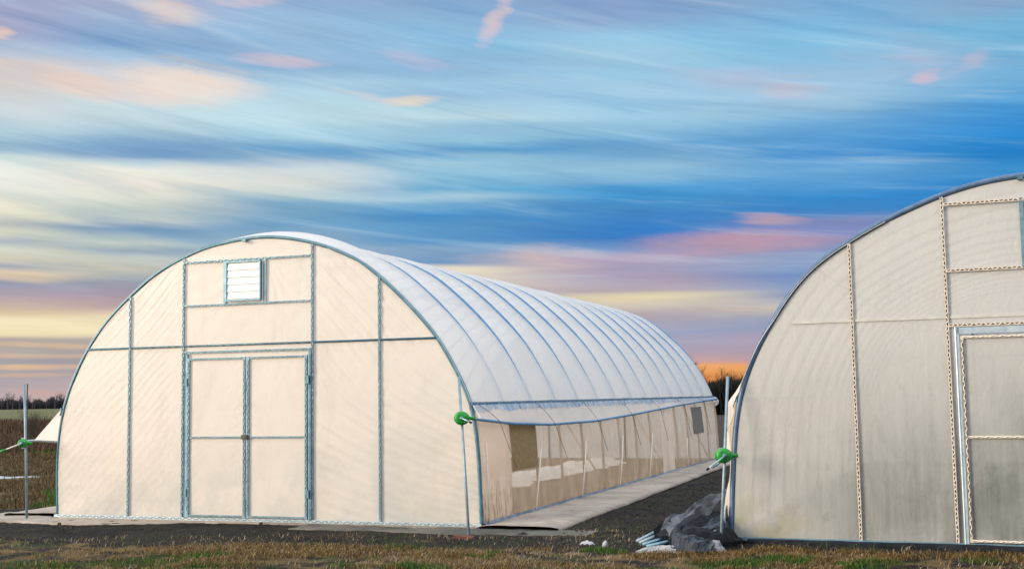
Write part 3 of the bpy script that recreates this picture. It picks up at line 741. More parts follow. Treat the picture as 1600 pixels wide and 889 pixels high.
# the left-hand house, clean white film
YAW_L = 0.35286; CL = (-6.1332, 16.4015, 0)
H1, pr1, hz1 = greenhouse(P_LEFT, CL, -YAW_L, 'whole hoop greenhouse in clean white film with louvred vent and long ribbed roof', False,
    [1.16, 1.995, 3.89, 4.815], (2.665, 3.165, 2.775, 3.265), [(2.075, 2.955), (2.962, 3.84)],
    dict(girt=2.213, vent=[2.73, 3.295], head=2.13), True, '')
zR = lerp_tab([(0, 1.235), (1.05, 1.165), (2.5, 1.115), (4.7, 1.11), (7.5, 1.18), (10.6, 1.275), (LEN, 1.375)])
curtain(H1, pr1, hz1, True, zR, lambda v: .05, pv0=-.36)
zL = lambda v: 1.01-.40*min(1, max(0, v)/5)
curtain(H1, pr1, hz1, False, zL, lambda v: .36*math.exp(-max(0, v)/3.0), seed=5, pv0=-.12, mat='film_bay')
def side_surface(H, pr, name, v0, v1, z0, ztop, mat, right=True, d=.0, wr=.006, dens=10, skew=0.0, closed=False, seed=0):
    rows = []; nzv = 16; nv = max(2, int((v1-v0)*dens)); sg = 1 if right else -1
    for k in range(nzv+1):
        f = k/nzv; rr = []
        for i in range(nv+1):
            v = v0+(v1-v0)*i/nv+skew*f
            zt = ztop(v) if callable(ztop) else ztop
            z = z0+(zt-z0)*f
            rr.append((pr.uat(max(.01, z), right)+sg*(d+wr*nz(v*2.2, z*2.2, seed)+wr*.5*math.sin(v*9+z*7)), v, z))
        rows.append(rr)
    return MB().grid(rows).build(name, M[mat], H)
side_surface(H1, pr1, 'side_film', .0, 1.04, .03, lambda v: zR(v)+.04, 'film_side', wr=.012, dens=26, d=.004)
side_surface(H1, pr1, 'insect_screen', 1.045, LEN, .03, lambda v: min(1.40, zR(v)+.04), 'screen', d=.002)
side_surface(H1, pr1, 'insect_screen', .02, LEN, .03, lambda v: zL(v)+.05, 'screen', right=False, d=-.002)
side_surface(H1, pr1, 'side_film', 9.1, 10.12, .04, lambda v: zR(v)+.03, 'film_bay', d=.014, wr=.014, dens=26, seed=3)
sp = side_surface(H1, pr1, 'shade_panel', 1.07, 2.05, .575, lambda v: zR(v)+.03, 'shade', d=.012, wr=.006, dens=20)
setp(sp, 'brown burlap panel')
sp = side_surface(H1, pr1, 'shade_panel', 12.0, 13.1, .66, 1.22, 'grey_shade', d=.014, wr=.006, dens=20)
setp(sp, 'grey panel near the far corner')
for right in (True, False):
    sg = 1 if right else -1; u = pr1.P[-1 if right else 0][0]
    mb = MB().bar((u+sg*.004, -.02, .014), (u+sg*.004, LEN, .014), .034, .024, Vector((sg, 0, 0)))
    mb.build('side_baseboard', M['tarp_blue'] if right else M['steel_pale'], H1, smooth=False)
# loose hem of film along the side base
rows = []
for k in range(6):
    f = k/5; rows.append([(pr1.P[-1][0]+.030+.055*f*(.35+.65*abs(nz(v*.7, 3)))*(1.9 if 8.7 < v < 11 else 1), v, .034*(1-f)**1.5+.020+.016*abs(nz(v*7, f*3))*(f > 0)) for v in [LEN*i/300 for i in range(301)]])
MB().grid(rows).build('loose_hem', M['hem_dark'], H1)
# corner fold at the far hip
mb = MB(); u = pr1.uat(1.4, True)
rows = [[(u+.02+r_*math.cos(a), LEN-.05+.20*k/8, 1.36-.02*k/8*4+r_*math.sin(a)) for a in [2*math.pi*j/12 for j in range(13)]] for k, r_ in enumerate([.05, .07, .085, .095, .09, .10, .085, .06, .01])]
mb.grid(rows).build('bunched_film', M['film_curtain'], H1)
# white ties outside the screen, dark cords across the curtain
for v, dv, zt in [(.20, -.08, .96), (2.16, -.38, .80), (4.25, -.42, .82), (6.35, -.42, .82), (8.4, -.5, .80), (11.3, -.15, .6)]:
    MB().tube([(pr1.uat(.05, True)+.05, v+dv, .04), (pr1.uat(.4, True)+.03, v+dv*.45, zt*.5), (pr1.uat(zt, True)+.025, v, zt)], .0085, 5).build('white_tie', M['rope'], H1)
for k in range(7):
    v = .1+k*2.1
    p0 = (pr1.uat(hz1, True)+.045, v, hz1); p1 = (pr1.uat(zR(v+.4), True)+.105, v+.42, zR(v+.4)+.012); p2 = (pr1.uat(.62, True)+.045, v+1.02, .62)
    MB().tube([p0, tuple((a+b)/2+(.02 if i == 0 else 0) for i, (a, b) in enumerate(zip(p0, p1))), p1, p2], .0042, 4).build('curtain_cord', M['cord'], H1)
# inside braces
for v in (3.2, 7.4, 11.6):
    MB().tube([(pr1.uat(1.75, True)-.12, v, 1.75), (pr1.uat(.1, True)-.08, v+2.3, .08)], .014, 6).build('brace', M['rope'], H1)
# bed soil inside
rows = [[(.05+6.02*i/20, .1+(LEN-.2)*k/40, .018+.03*nz(i*.5, k*.5)**2) for i in range(21)] for k in range(41)]
MB().grid(rows).build('bed_soil', M['soil_in'], H1)
# a row of white crop cover inside
def row_cover(u0, wd, hh, seed):
    rows = []
    for k in range(11):
        f = k/10; rows.append([(u0+(f-.5)*wd*(1+.5*nz(v*2.3, seed+4))+.20*nz(v*.8, seed), v, .03+hh*(.75+.6*nz(v*1.9, seed+1))*math.sin(math.pi*f)) for v in [.9+(LEN-3.4)*i/120 for i in range(121)]])
    return MB().grid(rows)
for args, txt in (((4.15, .75, .20, 3), 'long low white crop cover on the brown bed inside the greenhouse, nearer the screened side'),
             ((1.0, .7, .20, 8), 'long low white crop cover inside the greenhouse, along its far side')):
    o = row_cover(*args).build('crop_cover', M['crop']); o.location = CL; o.rotation_euler = (0, 0, -YAW_L)
    setp(o, txt, 'crop cover', 'white crop covers inside the greenhouse')

# the right-hand house, older film
YAW_R = .378; CR = (2.204, 12.663, 0)
H2, pr2, hz2 = greenhouse(P_RIGHT, CR, -YAW_R, 'nearer greenhouse cut by the right edge of the photo, with weathered grey stained film', True,
    [1.305, 2.205, 3.895, 4.80], (2.97, 3.47, 2.70, 3.28), [(2.31, 3.045), (3.055, 3.79)],
    dict(girt=2.205, vent=[2.66, 3.315], head=2.125), False, '')
zR2 = lambda v: .88+.05*math.sin(v*.5)
curtain(H2, pr2, hz2, False, zR2, lambda v: .05+.04*math.exp(-max(0, v)), mat='film_bay', seed=2, pv0=-.30)
curtain(H2, pr2, hz2, True, lambda v: .9, lambda v: .05, mat='film_bay', seed=7, pv0=-.1)
side_surface(H2, pr2, 'side_film', -.01, LEN, .03, 1.40, 'film_bay', right=False, d=.012, wr=.02, dens=14)
side_surface(H2, pr2, 'side_film', -.01, LEN, .03, 1.40, 'film_bay', right=True, d=.012, wr=.02, dens=10)
# loose flap of film folded round the front left arch
rows = []
for k in range(6):
    f = k/5; rr = []
    for i in range(0, 52):
        u, z = pr2.P[i]; n = pr2.N[i]
        w_ = (.10 if z > 1.25 else .035)*(1 if z < 1.7 else max(.02, 1-(z-1.7)/.5))
        tp_ = max(0, min(1, (2.25-z)/.7)); d = -.03+(.060+.028*math.sin(z*6.5)*f+.012*nz(z*5, f))*tp_
        bul = .05*math.exp(-((z-1.36)/.13)**2)
        rr.append((u+n[0]*(d+bul)-.01*f, .16-.20*f, z+n[1]*(d+bul)))
    rows.append(rr)
MB().grid(rows).build('film_flap', M['film_bay'], H2)
rows = []
for k in range(9):
    f = k/8; rows.append([(-.02-.09*math.sin(a)*(.5+f)+.02*nz(a*3, f*3), -.02+.10*math.cos(a)*(.3+f*.7), .34*(1-f)+.01) for a in [math.pi*j/10*1.0 for j in range(11)]])
MB().grid(rows).build('bunched_film', M['white_sheet'], H2)

# ------------------------------------------------------------------ crank posts
def guide_post(base, top, label, r=.0165, mat='post'):
    t = MB().tube([base, tuple((a+b)/2+.004 for a, b in zip(base, top)), top], r, 10).build('guide_post', M[mat])
    return setp(t, label, 'guide post', 'steel guide posts for the side curtains')
guide_post((-6.48, 16.28, -.10), (-6.54, 16.25, 1.77), 'thin steel guide post left of the whole greenhouse, standing on pale ground cloth')
guide_post((-.51, 13.44, -.12), (-.633, 14.05, 1.735), 'thin steel guide post leaning on the right front arch of the whole greenhouse')
guide_post((2.01, 12.15, -.12), (2.203, 12.5, 1.672), 'leaning steel guide post between the two greenhouses, beside the black tarp pile', r=.0155, mat='post')
o = MB().tube([(-7.205, 18.02, -.1), (-7.197, 18, 1.80)], .009, 8).build('thin_pole', M['bark']); setp(o, 'thin dark pole just behind the leftmost guide post', 'pole')
def rod_dir(a, b): return (Vector(b)-Vector(a))
def crank(loc, tip, pipe, label, R=.066, grip=True, thick=.085):
    T = thing('hand_crank', label, 'hand crank', loc, 0, 'green hand cranks of the roll-up curtains')
    L = Vector(loc); ax = Vector((.30, -.95, .02)).normalized() if pipe is None else Vector(pipe).normalized()
    ax = Vector((0.10, -1, 0)).normalized(); a = Vector((1, .1, 0)).normalized(); b = Vector((0, 0, 1))
    mb = MB(); rows = []
    prof_ = [(0, .0), (.45, .0), (.78, .03), (.95, .13), (1.0, .35), (1.0, .65), (.94, .86), (.74, .97), (.40, 1.0), (0, 1.0)]
    for rr_, dd in prof_:
        rows.append([a*(R*rr_*math.cos(q)*(1.12 if math.cos(q) > 0 else 1.0))+b*(R*rr_*math.sin(q)*.92)+ax*(thick*(dd-.35)) for q in [2*math.pi*j/24 for j in range(25)]])
    mb.grid(rows)
    mb.tube([a*(R*.7)+b*.0, a*(R*1.9)-b*.004], .022, 10)
    Hs = mb.build('gear_housing', M['green'], T)
    MB().tube([ax*(thick*.6), ax*(thick*.80)], .024, 12).build('hub', M['arch_blue'], Hs)
    for q in (.6, 2.2, 3.8, 5.3):
        c0 = a*(R*.72*math.cos(q))+b*(R*.66*math.sin(q)); MB().tube([c0+ax*(thick*.50), c0+ax*(thick*.66)], .0075, 6).build('bolt', M['steel'], Hs)
    t = Vector(tip)-L; s0 = ax*(thick*.72)
    A = MB().tube([s0, s0+t*.5, s0+t], .0085, 8).build('crank_arm', M['rope'] if grip else M['steel_pale'], T)
    if grip: MB().tube([s0+t*.97-t.normalized()*.02, s0+t+t.normalized()*.05], .016, 10).build('grip', M['green'], A)
    else: MB().tube([s0+t, s0+t+t.normalized()*.03], .012, 8).build('grip', M['tarp'], A)
    MB().bar(b*-.075+ax*-.032, b*.075+ax*-.032, .05, .016, ax).build('post_clamp', M['steel_pale'], T, smooth=False)
    return T
crank((-6.536, 16.235, .986), (-6.745, 16.17, .90), None, 'green hand crank left of the whole greenhouse, its handle pointing left', R=.062)
crank((-.600, 13.86, 1.266), (-.51, 13.80, 1.225), None, 'green hand crank at the right front corner of the whole greenhouse, below the hip rail', R=.085, grip=False, thick=.10)
T = crank((2.093, 12.32, .878), (1.92, 12.26, .762), None, 'green hand crank on the post between the two greenhouses, beside the stained film', R=.082, grip=False, thick=.12)
MB().tube([(.03, -.02, -.02), (-.10, .03, -.125)], .010, 8).build('rod_shadow', M['arch_blue'], T)  # shadow of the crank arm, modelled as a second dark rod
# link pipes from cranks to the curtains belong to the curtains' roll pipes
def loc1(u, v, z):  # greenhouse coordinates to the world
    c, s = math.cos(YAW_L), math.sin(YAW_L); return (CL[0]+c*u+s*v, CL[1]-s*u+c*v, z)
def loc2(u, v, z):
    c, s = math.cos(YAW_R), math.sin(YAW_R); return (CR[0]+c*u+s*v, CR[1]-s*u+c*v, z)

# ------------------------------------------------------------------ ground cloths and boards
def strip(name, f, a0, a1, w0, w1, z, mat, n=160, m=10, wob=.03, lift=.012, thick=.012, seed=0):
    """f(along, across) -> world xy; a sheet with a ragged edge and a thin rim"""
    mb = MB(); rows = []
    for i in range(n+1):
        a = a0+(a1-a0)*i/n; lo = w0(a)+wob*nz(a*1.3, seed)+wob*.4*nz(a*7, seed+1); hi = w1(a)+wob*nz(a*1.1, seed+2)+wob*.5*nz(a*6, seed+3)
        r = []
        for k in range(m+1):
            q = lo+(hi-lo)*k/m; x, y = f(a, q)
            zz = z+lift*(.5+nz(a*1.7, q*2, seed))+.008*nz(a*6, q*5, seed)
            r.append((x, y, zz if 0 < k < m else zz*.5))
        rows.append([(r[0][0], r[0][1], z-thick-.03)]+r+[(r[-1][0], r[-1][1], z-thick-.03)])
    mb.grid(rows); return mb.build(name, M[mat])
o = strip('ground_cloth', lambda a, q: loc1(6.12+q, a, 0)[:2], -.15, LEN+.4, lambda a: .02, lambda a: .98-.028*a+(.0 if a > .5 else .0), .03, 'cloth', seed=1)
setp(o, 'long tan ground cloth strip along the screened side of the whole greenhouse', 'ground cloth')
o = strip('ground_cloth', lambda a, q: loc1(a, -q, 0)[:2], 3.9, 7.55, lambda a: .03, lambda a: .56+.10*(a-3.9)/3.6-.25*max(0, a-6.9), -.016, 'cloth_grey', n=90, wob=.09, seed=5, lift=.02)
setp(o, 'dark grey-brown ground cloth at the right front corner of the whole greenhouse', 'ground cloth')
o = strip('ground_cloth', lambda a, q: loc1(a, -q, 0)[:2], -1.25, 2.6, lambda a: (.02 if a > -.1 else -.5*min(1, (-a)/1.0)), lambda a: (.62+.10*math.sin(a))*min(1, max(.2, (2.7-a)/1.6)), -.012, 'cloth', n=90, wob=.05, seed=9)
setp(o, 'pale tan ground cloth under the left guide post and left front corner', 'ground cloth')
o = strip('ground_cloth', lambda a, q: loc1(-q, a, 0)[:2], .1, LEN, lambda a: .05, lambda a: .95+.1*math.sin(a), .022, 'cloth', n=90, wob=.05, seed=13)
setp(o, 'tan ground cloth strip behind the propped film, left side of the whole greenhouse', 'ground cloth')
def board(a0, a1, q, h, mat, label, z0=-.02):
    mb = MB(); rows = []
    for i in range(31):
        a = a0+(a1-a0)*i/30; w_ = .012*nz(a*1.2, h); x, y = loc1(a, -q+w_, 0)[:2]; x2, y2 = loc1(a, -q+.045+w_, 0)[:2]
        hh = h*(1+.12*nz(a*1.8, 4))
        rows.append([(x, y, z0), (x, y, hh), (x2, y2, hh), (x2, y2, z0)])
    mb.grid(rows); o = mb.build('base_board', M[mat], smooth=False); setp(o, label, 'board', 'boards on the ground in front of the greenhouse'); return o
board(.1, 3.2, .12, .004, 'cloth', 'pale board at the foot of the film, left of the double doors')
board(3.25, 6.1, .12, .006, 'wood', 'grey board at the foot of the film, from the double doors to the right corner')
# front of the stained greenhouse
o = strip('ground_cloth', lambda a, q: loc2(a, -q, 0)[:2], .2, 6.2, lambda a: .01, lambda a: .14+.03*math.sin(a*2), .02, 'tarp', n=80, wob=.02, seed=21)
setp(o, 'dark bluish sheet edge along the foot of the stained greenhouse', 'ground cloth')
# white sheet lying in the field
rows = []
for i in range(40):
    a = i/39; rows.append([(-12.6+2.7*a, 25.4+.5*math.sin(a*5)+.9*q*(.6+.4*math.sin(a*9)), -.01+.17*math.sin(math.pi*q)*(.6+.4*math.sin(a*17)**2)*math.sin(math.pi*min(1, a+.25))) for q in [k/8 for k in range(9)]])
o = MB().grid(rows).build('white_sheet', M['white_sheet']); setp(o, 'crumpled white plastic sheet lying in the brown field at the far left', 'plastic sheet')
# ------------------------------------------------------------------ tarp pile between the houses
def blob_sheet(name, cx, cy, L, Wd, ang, hf, mat, seed, n=120, m=60, base=.0):
    c, s = math.cos(ang), math.sin(ang); rows = []
    for i in range(n+1):
        a = i/n; r = []
        for k in range(m+1):
            q = k/m; ex = math.sin(math.pi*a)**.35 if 0 < a < 1 else 0
            wd = Wd*(.75+.3*nz(a*3, seed))*ex
            du = (a-.5)*L; dv = (q-.5)*wd+.05*nz(a*4, q*3, seed+2)
            e = (math.sin(math.pi*q)**.5 if 0 < q < 1 else 0)*(math.sin(math.pi*a)**.5 if 0 < a < 1 else 0)
            h = hf(a, q)*e
            cz = max(0, 1-abs(nz(a*L*3.6+seed, q*Wd*4.6, seed))*3.4)**1.6; cz2 = max(0, 1-abs(nz(a*L*8+seed, q*Wd*11, seed+4))*3)**1.5
            fold = (1-abs(math.sin((q*4.2+.8*a+.9*nz(a*2.2, q*2, seed))*math.pi)))**1.4
            z = base+h*(.60+.42*nz(a*L*3.3, q*Wd*4, seed+5))+(.020+.16*h)*cz*e+(.008+.06*h)*cz2*e+(.035+.10*h)*fold*e+.008*nz(a*9, q*9, seed)*e
            r.append((cx+c*du-s*dv, cy+s*du+c*dv, max(-.03, z-.006*(1-e))))
        rows.append(r)
    return MB().grid(rows).build(name, M[mat])
def fold(name, pts, wd, th, mat, seed, label, tilt=.35):
    """a limp folded length of sheeting: flattened, creased section swept along its path"""
    P = [Vector(p) for p in catmull(pts, 6)]; n = len(P); m = 16; mb = MB(); rows = []
    for i, p in enumerate(P):
        t = (P[min(i+1, n-1)]-P[max(i-1, 0)]).normalized(); side = Vector((t.y, -t.x, 0)).normalized()
        side = (side*math.cos(tilt)-Vector((0, 0, 1))*math.sin(tilt)); nrm = side.cross(t).normalized()
        if nrm.z < 0: nrm = -nrm
        en = min(1, (i+.25)/(n*.05))**.5*min(1, (n-1-i+.25)/(n*.05))**.5; w_ = wd*(.85+.5*nz(i*.21, seed))*(.55+.45*en); a_ = i/n
        r = []
        for k in range(m+1):
            q = 2*math.pi*k/m; cx, sx = math.cos(q), math.sin(q)
            cz = max(0, 1-abs(nz(cx*2.2+seed, i*.12, seed))*3.0)**1.5
            cz2 = max(0, 1-abs(nz(cx*4.5+seed, i*.07, seed+6))*4)**1.4
            hgt = th*.5*math.copysign(abs(sx)**.35, sx)*.6*en+((.034*cz+.022*cz2) if sx > 0 else 0)+.030*nz(cx*1.5, i*.4, seed+3)
            hang = -.15*max(0, cx)**2*(.5+1.2*nz(i*.33, seed+8))
            v = p+side*(w_*.5*cx)+nrm*hgt+Vector((0, 0, hang))+Vector((.012*nz(i*.5, k, seed), 0, 0))
            v.z = max(v.z, -.01+.004*k/m); r.append(v)
        rows.append(r)
    mb.grid(rows)
    for r in (rows[0], rows[-1]):
        b = len(mb.v); mb.v += r[:-1]; mb.f.append(tuple(range(b, b+m)))
    return setp(mb.build(name, M[mat], smooth=False), label, 'tarp')
fold('folded_tarp', [(1.50, 12.14, .09), (1.56, 12.22, .19), (1.78, 12.50, .26), (2.02, 12.92, .32), (2.24, 13.35, .35), (2.52, 14.2, .33), (2.8, 15.0, .28)], .22, .05, 'tarp_grey', 2, 'long grey folded sheet on top of the heap, reaching back between the greenhouses')
fold('folded_tarp', [(1.44, 12.10, .06), (1.62, 12.22, .14), (1.92, 12.52, .18), (2.16, 12.95, .21), (2.40, 13.6, .20)], .46, .06, 'tarp', 6, 'black folded sheet just under the long grey one')
fold('folded_tarp', [(1.64, 12.05, .06), (1.82, 12.18, .13), (2.06, 12.48, .17), (2.26, 12.95, .19)], .18, .04, 'tarp_blue', 9, 'bluish folded sheet resting on the black one, nearest the leaning post', tilt=.5)
fold('folded_tarp', [(1.50, 11.98, .04), (1.72, 12.02, .10), (1.98, 12.22, .10), (2.16, 12.60, .10)], .40, .06, 'tarp', 14, 'lowest black folded sheet at the front of the heap')
fold('folded_tarp', [(1.52, 11.93, .10), (1.63, 11.88, .09), (1.80, 11.84, .045), (1.90, 11.84, .02)], .15, .04, 'tarp_blue', 19, 'short bluish-grey flap hanging over the front of the black heap', tilt=.7)
def pale(cx, cy, L, Wd, ang, h, seed, label):
    o = blob_sheet('plastic_sheet', cx, cy, L, Wd, ang, lambda a, q: h, 'white_sheet', seed, base=-.012); setp(o, label, 'plastic sheet'); return o
pale(1.46, 11.90, .62, .20, -.06, .022, 3, 'thin strip of pale plastic on the soil along the front of the tarp heap')
pale(1.90, 11.92, .26, .20, .3, .07, 7, 'small crumpled pale plastic piece at the foot of the leaning post')
pale(2.02, 12.24, .42, .22, .75, .12, 8, 'white plastic bundle tucked between the tarp heap and the stained greenhouse')
pp_ = [((1.22, 12.15, .045), (1.55, 12.33, .15)), ((1.24, 12.05, .04), (1.58, 12.20, .11)), ((1.20, 12.24, .05), (1.52, 12.42, .17)), ((1.27, 11.98, .03), (1.60, 12.10, .08))]
for k, (a, b) in enumerate(pp_):
    o = MB().tube([a, b], .017, 10).build('steel_pipe', M['post' if k % 2 == 0 else 'steel'])
    setp(o, 'short steel pipe end sticking out left from under the black tarp', 'pipe', 'pipe ends under the black tarp')
# small litter
rows = [[(.64+.15*i/6, 12.33+.02*math.sin(i), .012+.03*k/2*math.sin(math.pi*i/6)+.012*(i % 2)) for i in range(7)] for k in range(3)]
o = MB().grid([[(p[0], p[1]+.03*k, p[2]) for p in r] for k, r in enumerate(rows)]).build('plastic_scrap', M['white_sheet']); setp(o, 'small white plastic scrap lying on the dark soil in front of the gap', 'litter')
bm_ = MB(); 
for k in range(6):
    pass
bm_.tube([(.885, 12.30, -.01), (.89, 12.30, .03), (.90, 12.305, .055)], [.028, .026, .008], 9)
o = bm_.build('pale_stone', M['white_sheet']); setp(o, 'pale stone standing right of the white plastic scrap', 'stone')
mb = MB().box((-.11, -.05, -.03), (.11, .05, .035)); o = mb.build('brick', M['brick'], smooth=False); o.location = (-.57, 13.36, -.028); o.rotation_euler = (.05, .08, -.2)
setp(o, 'red brick at the foot of the middle guide post', 'brick')
mb = MB().box((-.12, -.045, -.03), (.12, .045, .02)); o = mb.build('brick', M['brick'], smooth=False); o.location = (-.12, 13.22, -.04); o.rotation_euler = (.02, -.04, -.35)
setp(o, 'half buried red brick right of the middle guide post', 'brick')

# ------------------------------------------------------------------ grass and weeds
rg = random.Random(11)
def blades(name, spots, mat, label, cat='grass'):
    V = []; F = []
    for (x, y, z, h, wd, lean, az) in spots:
        b = len(V); ca, sa = math.cos(az), math.sin(az); la = az+1.3; lx, ly = math.cos(la)*lean, math.sin(la)*lean
        V += [(x-ca*wd, y-sa*wd, z-.01), (x+ca*wd, y+sa*wd, z-.01),
              (x-ca*wd*.7+lx*h*.35, y-sa*wd*.7+ly*h*.35, z+h*.55), (x+ca*wd*.7+lx*h*.35, y+sa*wd*.7+ly*h*.35, z+h*.55),
              (x+lx*h, y+ly*h, z+h*(1-.35*min(1, abs(lean))))]
        F += [(b, b+1, b+3, b+2), (b+2, b+3, b+4)]
    me = bpy.data.meshes.new(name); me.from_pydata(V, [], F); me.update(); me.materials.append(M[mat])
    o = bpy.data.objects.new(name, me); COL.objects.link(o); return setp(o, label, cat, kind='stuff')
def front_y(x):   # line in front of which the grass starts
    return 12.35-.18*x if x < 0 else (12.35-.28*x if x < 2 else 11.9-.33*(x-2))
def inside_house(x, y):
    for C_, yw in ((CL, YAW_L), (CR, YAW_R)):
        c, s = math.cos(yw), math.sin(yw); a = x-C_[0]; b = y-C_[1]; u = c*a-s*b; v = s*a+c*b
        if -.25 < u < 7.1 and v > -.75 and C_ is CL: return True
        if -.1 < u < 6.3 and v > -.16 and C_ is CR: return True
    return False
dry = []; grn = []; straw = []
def straw_zone(x, y):
    d = ((x+2.4)/1.7)**2+((y-12.45-(-.1)*(x+2.4))/.62)**2
    return max(0, 1-d)
for _ in range(270000):
    x = rg.uniform(-7.2, 6.4); y = rg.uniform(10.0, 13.9)
    if inside_house(x, y): continue
    fy = front_y(x); k = max(0, min(1, (fy-y)/.5+.25))
    n = nz(x*.9, y*1.4, 2)+.5*nz(x*3, y*3, 9); sz = straw_zone(x, y)
    if x < -3.6: k *= .75 if y < 11.9 else .12
    if -.4 < x < 1.0 and y > 11.9: k *= .25
    if -2.9 < x < -.2 and y < 11.75: k *= .30
    dens = max(sz*1.1, k*max(0, .22+n*1.9), .03)
    if rg.random() > dens*.75: continue
    z = ground_h(x, y); az = rg.uniform(0, 6.28)
    gn = nz(x*1.1+9, y*1.6, 4)+.25*nz(x*5, y*5, 1)
    if gn > .20 and sz < .25 and rg.random() < .8: grn.append((x, y, z, rg.uniform(.02, .07), .004, rg.uniform(0, .8), az))
    elif rg.random() < (.14 if dens > .04 else .7): straw.append((x, y, z, rg.uniform(.03, .07), .0035, rg.uniform(.6, 1.8), az))
    else: dry.append((x, y, z, rg.uniform(.015, .065), .0042, rg.uniform(.2, 1.6), az))
def tuft(lst, cx, cy, R, n, h0, h1, lean=.5, w=.004):
    for _ in range(n):
        r = R*math.sqrt(rg.random()); a = rg.uniform(0, 6.28); x = cx+r*math.cos(a)*1.5; y = cy+r*math.sin(a)
        lst.append((x, y, ground_h(x, y), rg.uniform(h0, h1)*(1-.5*r/R), w, rg.uniform(0, lean), rg.uniform(0, 6.28)))
for cx, cy, R, n in [(-3.05, 12.0, .22, 500), (-3.5, 11.55, .35, 500), (-1.2, 12.55, .18, 220), (-.98, 11.15, .16, 300), (-1.55, 11.2, .12, 150), (.78, 12.06, .12, 260), (.95, 11.85, .10, 120), (-2.9, 11.1, .3, 250), (1.9, 10.9, .3, 240), (3.0, 10.7, .25, 200), (4.05, 10.75, .12, 120), (-4.6, 11.6, .3, 300)]:
    tuft(grn, cx, cy, R, n, .03, .09)
for _ in range(26):
    tuft(straw, rg.uniform(-1.4, 1.3), rg.uniform(10.9, 12.2), rg.uniform(.06, .16), 90, .02, .06, 2.2, .003)
for _ in range(40):
    tuft(dry, rg.uniform(-4.5, 5), rg.uniform(10.4, 12.2), rg.uniform(.06, .2), 90, .03, .09, 1.2)
for _ in range(26):
    x = rg.uniform(1.2, 5.0); tuft(dry, x, front_y(x)-rg.uniform(-.1, .4), rg.uniform(.08, .2), 130, .03, .10, 1.0)
# sparse green between the houses
for _ in range(5000):
    x = rg.uniform(.5, 4.2); y = rg.uniform(12.6, 24)
    if inside_house(x, y): continue
    if nz(x*1.5, y*1.1, 6) > .12: grn.append((x, y, ground_h(x, y), rg.uniform(.015, .035), .004, rg.uniform(0, .7), rg.uniform(0, 6.28)))
# meadow left of the greenhouse
fld = []
for _ in range(52000):
    y = 15.5+34*rg.random()**1.3; x = rg.uniform(-.60*y, -.30*y)
    if inside_house(x, y) or (x > -7.9 and y < 17.2): continue
    n = nz(x*.5, y*.3, 3)
    h = rg.uniform(.03, .12)*(1+y/70); wdt = .004*(1+y/18)
    if n < -.28: continue
    if nz(x*.25, y*.22, 14) > .26: grn.append((x, y, -.02, h*.8, wdt, rg.uniform(0, .8), rg.uniform(0, 6.28)))
    else: fld.append((x, y, -.02, h*.8, wdt, rg.uniform(.1, 1.2), rg.uniform(0, 6.28)))
blades('dry_grass', dry, 'dry', 'short dry golden brown grass in front of the greenhouses')
blades('field_grass', fld, 'field_grass', 'dull brown grass of the field left of the whole greenhouse')
blades('green_grass', grn, 'grn', 'green grass tufts in the foreground and in the left field')
blades('straw', straw, 'straw', 'pale tangled straw on the dark soil', 'straw')
weeds = []
for _ in range(30000):
    y = rg.uniform(38, 85); x = rg.uniform(-.58*y, -.30*y)
    k = nz(x*.12, y*.12, 2)
    if k < -.35: continue
    h = (rg.uniform(.2, .8)*(.8+.8*k))*(.6 if y < 48 else 1); weeds.append((x, y, -.02, h, .02+.0003*y, rg.uniform(0, .35), rg.uniform(0, 6.28)))
blades('field_weeds', weeds, 'weed', 'tall brown dead weeds in the left field behind the guide post', 'weeds')

cl = MB(); rc = random.Random(5)
for _ in range(9000):
    x = rc.uniform(-7, 4.5); y = rc.uniform(10.6, 15.5)
    if rc.random() < .45: y = rc.uniform(12.2, 24); x = rc.uniform(.3, 4.0)
    if inside_house(x, y) or (y < front_y(x)+.05): continue
    r = rc.uniform(.006, .020)*(2.3 if rc.random() < .05 else 1); z = ground_h(x, y); b = len(cl.v); n_ = 5; ph = rc.uniform(0, 6)
    for k in range(n_): cl.v.append(Vector((x+r*rc.uniform(.7, 1.3)*math.cos(ph+k*6.283/n_), y+r*rc.uniform(.7, 1.3)*math.sin(ph+k*6.283/n_), z-.004)))
    for k in range(n_): cl.v.append(Vector((x+.6*r*rc.uniform(.6, 1.2)*math.cos(ph+.5+k*6.283/n_), y+.6*r*rc.uniform(.6, 1.2)*math.sin(ph+.5+k*6.283/n_), z+r*rc.uniform(.5, .9))))
    for k in range(n_): cl.f.append((b+k, b+(k+1) % n_, b+n_+(k+1) % n_, b+n_+k))
    cl.f.append(tuple(b+n_+k for k in range(n_)))
o = cl.build('soil_clods', M['clod'], smooth=False); setp(o, 'small dark clods scattered over the bare soil', 'soil', kind='stuff')
